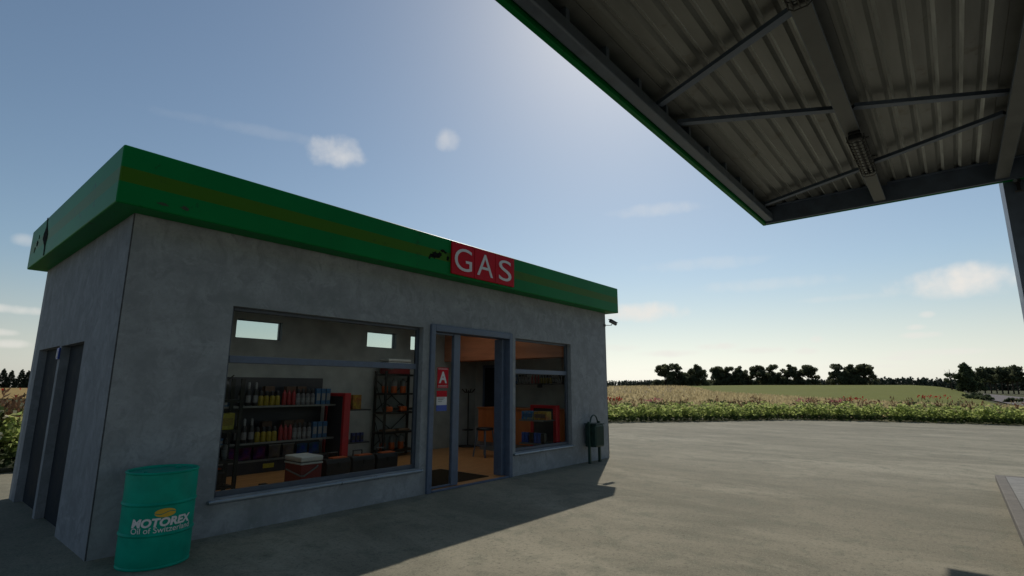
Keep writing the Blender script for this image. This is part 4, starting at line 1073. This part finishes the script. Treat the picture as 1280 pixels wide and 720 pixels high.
# ripe crop stalks on tan field
azs = rng.uniform(-12, 40, 24000); c = np.array(TAN)
near = np.interp(azs, c[:, 0], c[:, 1]); far = np.interp(azs, c[:, 0], c[:, 2])
dd = near + (far - near) * rng.random(len(azs)) ** 1.25
X = CAMXY[0] + dd * np.cos(np.radians(azs)); Y = CAMXY[1] + dd * np.sin(np.radians(azs))
row = .9; rx = np.cos(.55); ry = np.sin(.55); q = X * -ry + Y * rx; sh_ = np.round(q / row) * row - q; X += -ry * sh_; Y += rx * sh_
P = np.stack([X, Y, terrain(X, Y) + .3], 1)
U, V = rand_axes(len(X), .34 + .18 * rng.random(len(X)), .07 + .07 * rng.random(len(X)), 2.2)
tag(obj_of('ripe_crop', quads('ripe_crop', P, U, V, ['straw'])), 'rows of ripe tan crop stalks in the field behind the verge', 'crop', kind='stuff')

# ------------------------------------------------------------------ trees
def crown_quads(blobs, n_per, L, mat, flat=.75):
    Ps = []; 
    for (x, y, z, r) in blobs:
        n = int(n_per * (r / 1.2) ** 2) + 20
        d = rng.normal(size=(n, 3)); d /= np.linalg.norm(d, axis=1)[:, None]
        Ps.append(np.array([x, y, z]) + d * np.array([r, r, r * flat]) * (.45 + .6 * rng.random((n, 1))))
    P = np.concatenate(Ps); n = len(P)
    U, V = rand_axes(n, L * (.6 + .8 * rng.random(n)), L * (.4 + .5 * rng.random(n)))
    return quads('crown', P, U, V, [mat])
def trunk(h, r, limbs):
    mb = MB(); mb.tube([(0, 0, -.3), (random.uniform(-.15, .15), random.uniform(-.15, .15), h * .5), (random.uniform(-.3, .3), random.uniform(-.3, .3), h)], r, 8, r * .35)
    for (x, y, z) in limbs: mb.tube([(0, 0, z * .55), (x * .5, y * .5, z * .8), (x, y, z)], r * .4, 5, r * .12)
    return mb
protos = {}
def make_tree(kind, loc, label, group):
    nm, cat = {'pine': ('pine_tree', 'tree'), 'fir': ('fir_tree', 'tree'), 'broad': ('broadleaf_tree', 'tree'), 'grove': ('pine_tree', 'tree'), 'bare': ('thin_tree', 'tree')}[kind[:-1]]
    t = thing(nm, loc, label, cat, group)
    k = kind[:-1]
    if k == 'pine':
        bl = []
        for i in range(24):
            z = random.uniform(2.0, 9.0); rad = (4.9 if z < 5.5 else 4.3 - (z - 5.5) * .6) * random.uniform(.4, 1); a = random.uniform(0, 6.28)
            bl.append((rad * math.cos(a), rad * math.sin(a), z, random.uniform(1.1, 1.75)))
        for i in range(9):
            a = i * .7 + random.random(); bl.append((4.2 * math.cos(a), 4.2 * math.sin(a), random.uniform(.7, 2.4), 1.5))
        bl.append((0, 0, 9.1, 1.1)); bl.append((.8, -.6, 8.0, 1.3)); bl.append((-.7, .5, 5.5, 2.0))
        me = crown_quads(bl, 85, .42, 'leaf_pine'); tr = trunk(8.5, .28, [(b[0], b[1], b[2]) for b in bl[:8]])
    elif k == 'fir':
        bl = []
        for i in range(34):
            z = .8 + 8.6 * (i / 34); rr = 2.7 * (1 - z / 10.2); a = i * 2.4
            bl.append((rr * math.cos(a), rr * math.sin(a), z, .55 + .75 * (1 - z / 10)))
        bl.append((0, 0, 9.7, .35)); me = crown_quads(bl, 110, .3, 'leaf_fir', .6); tr = trunk(9.6, .2, [])
    elif k == 'broad':
        bl = [(random.gauss(0, 1.9) * (1.15 - z / 11), random.gauss(0, 1.9) * (1.15 - z / 11), z, random.uniform(.8, 1.3)) for z in np.linspace(1.2, 9, 26)] + [(0, 0, 9.5, .8), (0, 0, 7, 1.5), (0, 0, 4.5, 2.2), (.5, 0, 2.4, 2.3)]
        me = crown_quads(bl, 80, .4, 'leaf_broad', .9); tr = trunk(9, .3, [(b[0], b[1], b[2]) for b in bl[:7]])
    elif k == 'grove':
        bl = [(random.gauss(0, 1.1), random.gauss(0, 1.1), random.uniform(4.3, 8.6), random.uniform(.9, 1.5)) for _ in range(13)] + [(0, 0, 9.0, 1.0)]
        me = crown_quads(bl, 85, .38, 'leaf_pine'); tr = trunk(8.6, .24, [(b[0], b[1], b[2]) for b in bl[:6]])
    else:
        bl = [(random.gauss(0, 1.3), random.gauss(0, 1.3), random.uniform(2.5, 6.5), random.uniform(.7, 1.2)) for _ in range(10)]
        me = crown_quads(bl, 26, .34, 'leaf_broad'); tr = trunk(8.3, .2, [(random.gauss(0, 1.5), random.gauss(0, 1.5), random.uniform(6, 8.2)) for _ in range(14)])
    obj_of('crown', me, t); tr.build('trunk', 'bark', t, world=False)
    return t
def tree(kind, px_, d, h, label, group, base=9.7):
    x, y = polar(px_, d); z = float(terrain(np.array(x), np.array(y))); s = h / base; rz = random.uniform(0, 6.28)
    if kind not in protos:
        t = make_tree(kind, (x, y, z), label, group); protos[kind] = t; t.rotation_euler.z = rz; t.scale = (s, s, s); return t
    return dup(protos[kind], (x, y, z), label, group, rz, (s * random.uniform(.93, 1.07), s * random.uniform(.93, 1.07), s))
G1 = 'dark pines on the skyline right of the shop'
wide = ['leftmost', 'second', 'third', 'fourth', 'fifth', 'sixth', 'seventh', 'eighth', 'ninth']
for k, (px_, d, h) in enumerate(((832, 222, 8.7), (847, 226, 8.8), (872, 228, 8.6))):
    tree('pine' + 'abc'[k], px_, d, h, f'{wide[k]} dark pine of the three nearest the shop on the skyline', G1)
for k, (px_, h) in enumerate(((899, 9.2), (911, 8.8), (927, 9.1), (949, 9.3), (967, 9.4), (989, 9.4), (1012, 9.2))):
    tree('pine' + 'abc'[k % 3], px_, 276, h, f'{wide[k]} dark pine from the left in the long middle row on the skyline', G1)
for k, (px_, h) in enumerate(((1051, 9.2), (1067, 9.0), (1083, 9.2))):
    tree('pine' + 'bca'[k], px_, 276, h, f'{wide[k]} pine of the right hand skyline group of three', G1)
G2 = 'trees by the grey track on the right'
tree('barea', 1190, 200, 7.0, 'thin ragged tree at the left of the trees by the grey track', G2)
tree('broada', 1210, 205, 8.3, 'tall dark broad tree standing above the others by the grey track', G2)
tree('broadb', 1218, 215, 6.6, 'lower dark broad tree just right of the tall tree by the track', G2)
for k, px_ in enumerate((1231, 1239, 1246, 1253, 1260, 1267, 1273)):
    tree('grove' + 'ab'[k % 2], px_, 222 + 6 * (k % 3), 8.2 if k < 5 else 8.6, f'{wide[k]} bare trunked pine from the left in the grove by the grey track', G2)
G3 = 'firs left of the shop'
for k, (px_, h) in enumerate(((2, 7.2), (12, 6.6), (25, 7.0), (33, 6.6), (-9, 6.4), (40, 6.8))):
    tree('fir' + 'ab'[k % 2], px_, 280, h, (f'{wide[k]} dark fir from the left photo edge beyond the gold field' if k < 4 else ('dark fir just outside the left photo edge', 'dark fir half hidden behind the shop left edge')[k - 4]), G3)
tree('fira', 1152, 330, 3.6, 'small lone fir standing in front of the far wood', G2)
# shrubs by the track
def shrub(px_, d, h, label):
    x, y = polar(px_, d); z = float(terrain(np.array(x), np.array(y)))
    t = thing('shrub', (x, y, z), label, 'shrub', 'low shrubs beside the grey track')
    bl = [(random.gauss(0, .6), random.gauss(0, .6), h * random.uniform(.3, .7), h * .45) for _ in range(6)]
    obj_of('foliage', crown_quads(bl, 120, .2, 'leaf_broad'), t)
    MB().tube([(0, 0, -.1), (.05, .05, h * .6)], .05, 6, .02).build('stem', 'bark', t, world=False)
for k, (px_, d, h) in enumerate(((1214, 125, .9), (1221, 116, .85), (1229, 108, .8), (1236, 104, .6), (1260, 88, .6))):
    shrub(px_, d, h, f'{wide[k]} low green shrub from the left beside the grey track')
# far woods: uneven masses
def far_wood(name, px0, px1, d, h0, n, label, mat='leaf_far'):
    Ps = []
    for k in range(n):
        x, y = polar(random.uniform(px0, px1), d * random.uniform(1, 1.08)); z = float(terrain(np.array(x), np.array(y))) ; h = h0 * random.uniform(.6, 1.1)
        m = 40; t = rng.random(m); r = .2 * h * (1 - t * .8)
        a = rng.random(m) * 6.28; Ps.append(np.stack([x + r * np.cos(a), y + r * np.sin(a), z + h * t], 1))
    P = np.concatenate(Ps); U, V = rand_axes(len(P), .09 * h0, .07 * h0)
    tag(obj_of(name, quads(name, P, U, V, [mat])), label, 'wood', kind='stuff')
far_wood('far_wood', 1090, 1340, 560, 9.5, 520, 'far wood along the horizon on the right')
far_wood('far_wood_edge', 640, 1100, 460, 6.4, 1700, 'far dark wood low on the horizon behind the skyline pines')
far_wood('far_wood_strip', -60, 120, 600, 4, 160, 'far wood low on the horizon at the left')

# ------------------------------------------------------------------ camera
F, PITCH, YAW, ROLL = 653.98, .1882, .696, .002
cam = bpy.data.cameras.new('Camera'); co = bpy.data.objects.new('Camera', cam); COL.objects.link(co); sc.camera = co
cam.sensor_width = 36; cam.lens = F / 1280 * 36; cam.clip_start = .05; cam.clip_end = 9000
fw = Vector((math.cos(YAW) * math.cos(PITCH), math.sin(YAW) * math.cos(PITCH), math.sin(PITCH)))
r0 = Vector((math.sin(YAW), -math.cos(YAW), 0)); u0 = r0.cross(fw)
r1 = r0 * math.cos(ROLL) + u0 * math.sin(ROLL); u1 = u0 * math.cos(ROLL) - r0 * math.sin(ROLL)
co.matrix_world = Matrix(((r1.x, u1.x, -fw.x, -1.5836), (r1.y, u1.y, -fw.y, -6.8252), (r1.z, u1.z, -fw.z, 1.7), (0, 0, 0, 1)))

# ------------------------------------------------------------------ sun and sky
SV = Vector((.669, .330, .666)).normalized()
sun = bpy.data.lights.new('sun', 'SUN'); so = bpy.data.objects.new('sun', sun); COL.objects.link(so)
sun.energy = 2.85; sun.angle = R(.5); sun.color = (1, .93, .82)
so.rotation_euler = SV.to_track_quat('Z', 'Y').to_euler(); so.location = (20, 10, 30)
w = bpy.data.worlds.new('World'); sc.world = w; w.use_nodes = True
nt = w.node_tree; nt.nodes.clear()
out = nt.nodes.new('ShaderNodeOutputWorld'); bg = nt.nodes.new('ShaderNodeBackground'); bg.inputs[1].default_value = .084
sky = nt.nodes.new('ShaderNodeTexSky'); sky.sky_type = 'NISHITA'; sky.sun_disc = False
sky.sun_elevation = math.asin(SV.z); sky.sun_rotation = math.atan2(SV.x, SV.y); sky.altitude = 0; sky.air_density = 1.0; sky.dust_density = .42; sky.ozone_density = 1.0
tc = nt.nodes.new('ShaderNodeTexCoord'); gen = tc.outputs['Generated']
n1 = node(nt, 'ShaderNodeTexNoise'); n1.inputs['Scale'].default_value = 34; n1.inputs['Detail'].default_value = 5; nt.links.new(gen, n1.inputs['Vector'])
def M2(op, a, b=None, c=None):
    n = nt.nodes.new('ShaderNodeMath'); n.operation = op
    for i, v in enumerate((a, b, c)):
        if v is None: continue
        if hasattr(v, 'links'): nt.links.new(v, n.inputs[i])
        else: n.inputs[i].default_value = v
    return n.outputs[0]
CL = [(420, 190, 36, 22, .62), (432, 184, 20, 14, .4), (560, 174, 16, 15, .45), (1208, 350, 84, 22, 1.0), (1190, 352, 50, 14, .9), (1230, 347, 46, 12, .9), (800, 390, 62, 13, .95), (1158, 393, 9, 5, .6), (1145, 409, 12, 4, .5), (1150, 419, 24, 5, .7),
      (900, 433, 27, 5, .75), (945, 438, 36, 5, .7), (835, 442, 38, 5, .7), (1005, 439, 17, 5, .7), (1022, 424, 9, 5, .5), (1175, 440, 62, 5, .6), (1130, 447, 40, 4, .5), (20, 387, 48, 6, .6), (0, 415, 18, 5, .55), (15, 430, 20, 6, .6), (32, 300, 14, 9, .35),
      (820, 262, 60, 9, .3), (960, 355, 90, 9, .22), (880, 330, 80, 9, .2), (1060, 372, 60, 5, .2), (700, 405, 60, 5, .3), (1240, 452, 40, 4, .4), (860, 462, 60, 3, .35), (1080, 458, 50, 3, .3), (770, 435, 30, 5, .4), (330, 165, 130, 8, .08)]
total = None
for (px_, py_, hw, hh, st_) in CL:
    d = (fw + r1 * ((px_ - 640) / F) - u1 * ((py_ - 360) / F)).normalized()
    hr = Vector((d.y, -d.x, 0)).normalized(); vu = hr.cross(d)
    k = 1.0 / math.sqrt(1 + ((px_ - 640) / F) ** 2 + ((py_ - 360) / F) ** 2)
    va = hr * (F / hw / k); vb = vu * (F / hh / k)
    def dot(v):
        n = nt.nodes.new('ShaderNodeVectorMath'); n.operation = 'DOT_PRODUCT'; nt.links.new(gen, n.inputs[0]); n.inputs[1].default_value = v; return n.outputs['Value']
    a_, b_ = dot(va), dot(vb)
    q = M2('MULTIPLY_ADD', b_, b_, M2('MULTIPLY', a_, a_))
    q = M2('ADD', q, M2('MULTIPLY_ADD', n1.outputs[0], 2.0, -1.0))
    r_ = node(nt, 'ShaderNodeMapRange', interpolation_type='SMOOTHSTEP'); r_.inputs[1].default_value = 1.25; r_.inputs[2].default_value = -.55; r_.inputs[3].default_value = 0; r_.inputs[4].default_value = st_
    nt.links.new(q, r_.inputs[0])
    total = r_.outputs[0] if total is None else M2('MAXIMUM', total, r_.outputs[0])
mx = nt.nodes.new('ShaderNodeMix'); mx.data_type = 'RGBA'
skyc = mixc(nt, 1.0, sky.outputs[0], (.975, .99, .93), 'MULTIPLY')   # hazy, slightly desaturated air
nt.links.new(total, mx.inputs[0]); bw = nt.nodes.new('ShaderNodeRGBToBW'); nt.links.new(skyc, bw.inputs[0])
hz = nt.nodes.new('ShaderNodeVectorMath'); hz.operation = 'SCALE'; hz.inputs[0].default_value = (.97, .98, .925); nt.links.new(bw.outputs[0], hz.inputs['Scale'])
sz = nt.nodes.new('ShaderNodeSeparateXYZ'); nt.links.new(gen, sz.inputs[0])
hf = node(nt, 'ShaderNodeMapRange', interpolation_type='SMOOTHSTEP'); hf.inputs[1].default_value = -.02; hf.inputs[2].default_value = .22; hf.inputs[3].default_value = .85; hf.inputs[4].default_value = 0
nt.links.new(sz.outputs[2], hf.inputs[0])
skyc = mixc(nt, hf.outputs[0], skyc, hz.outputs[0])   # greyer haze low in the sky
nt.links.new(skyc, mx.inputs[6]); mx.inputs[7].default_value = (9.7, 9.3, 8.7, 1)
nt.links.new(mx.outputs[2], bg.inputs[0]); nt.links.new(bg.outputs[0], out.inputs[0])

sc.render.engine = 'CYCLES'
sc.view_settings.view_transform = 'Standard'; sc.view_settings.look = 'None'; sc.view_settings.gamma = 1; sc.view_settings.exposure = 0.04
sc.cycles.max_bounces = 12; sc.cycles.diffuse_bounces = 8; sc.cycles.transparent_max_bounces = 16
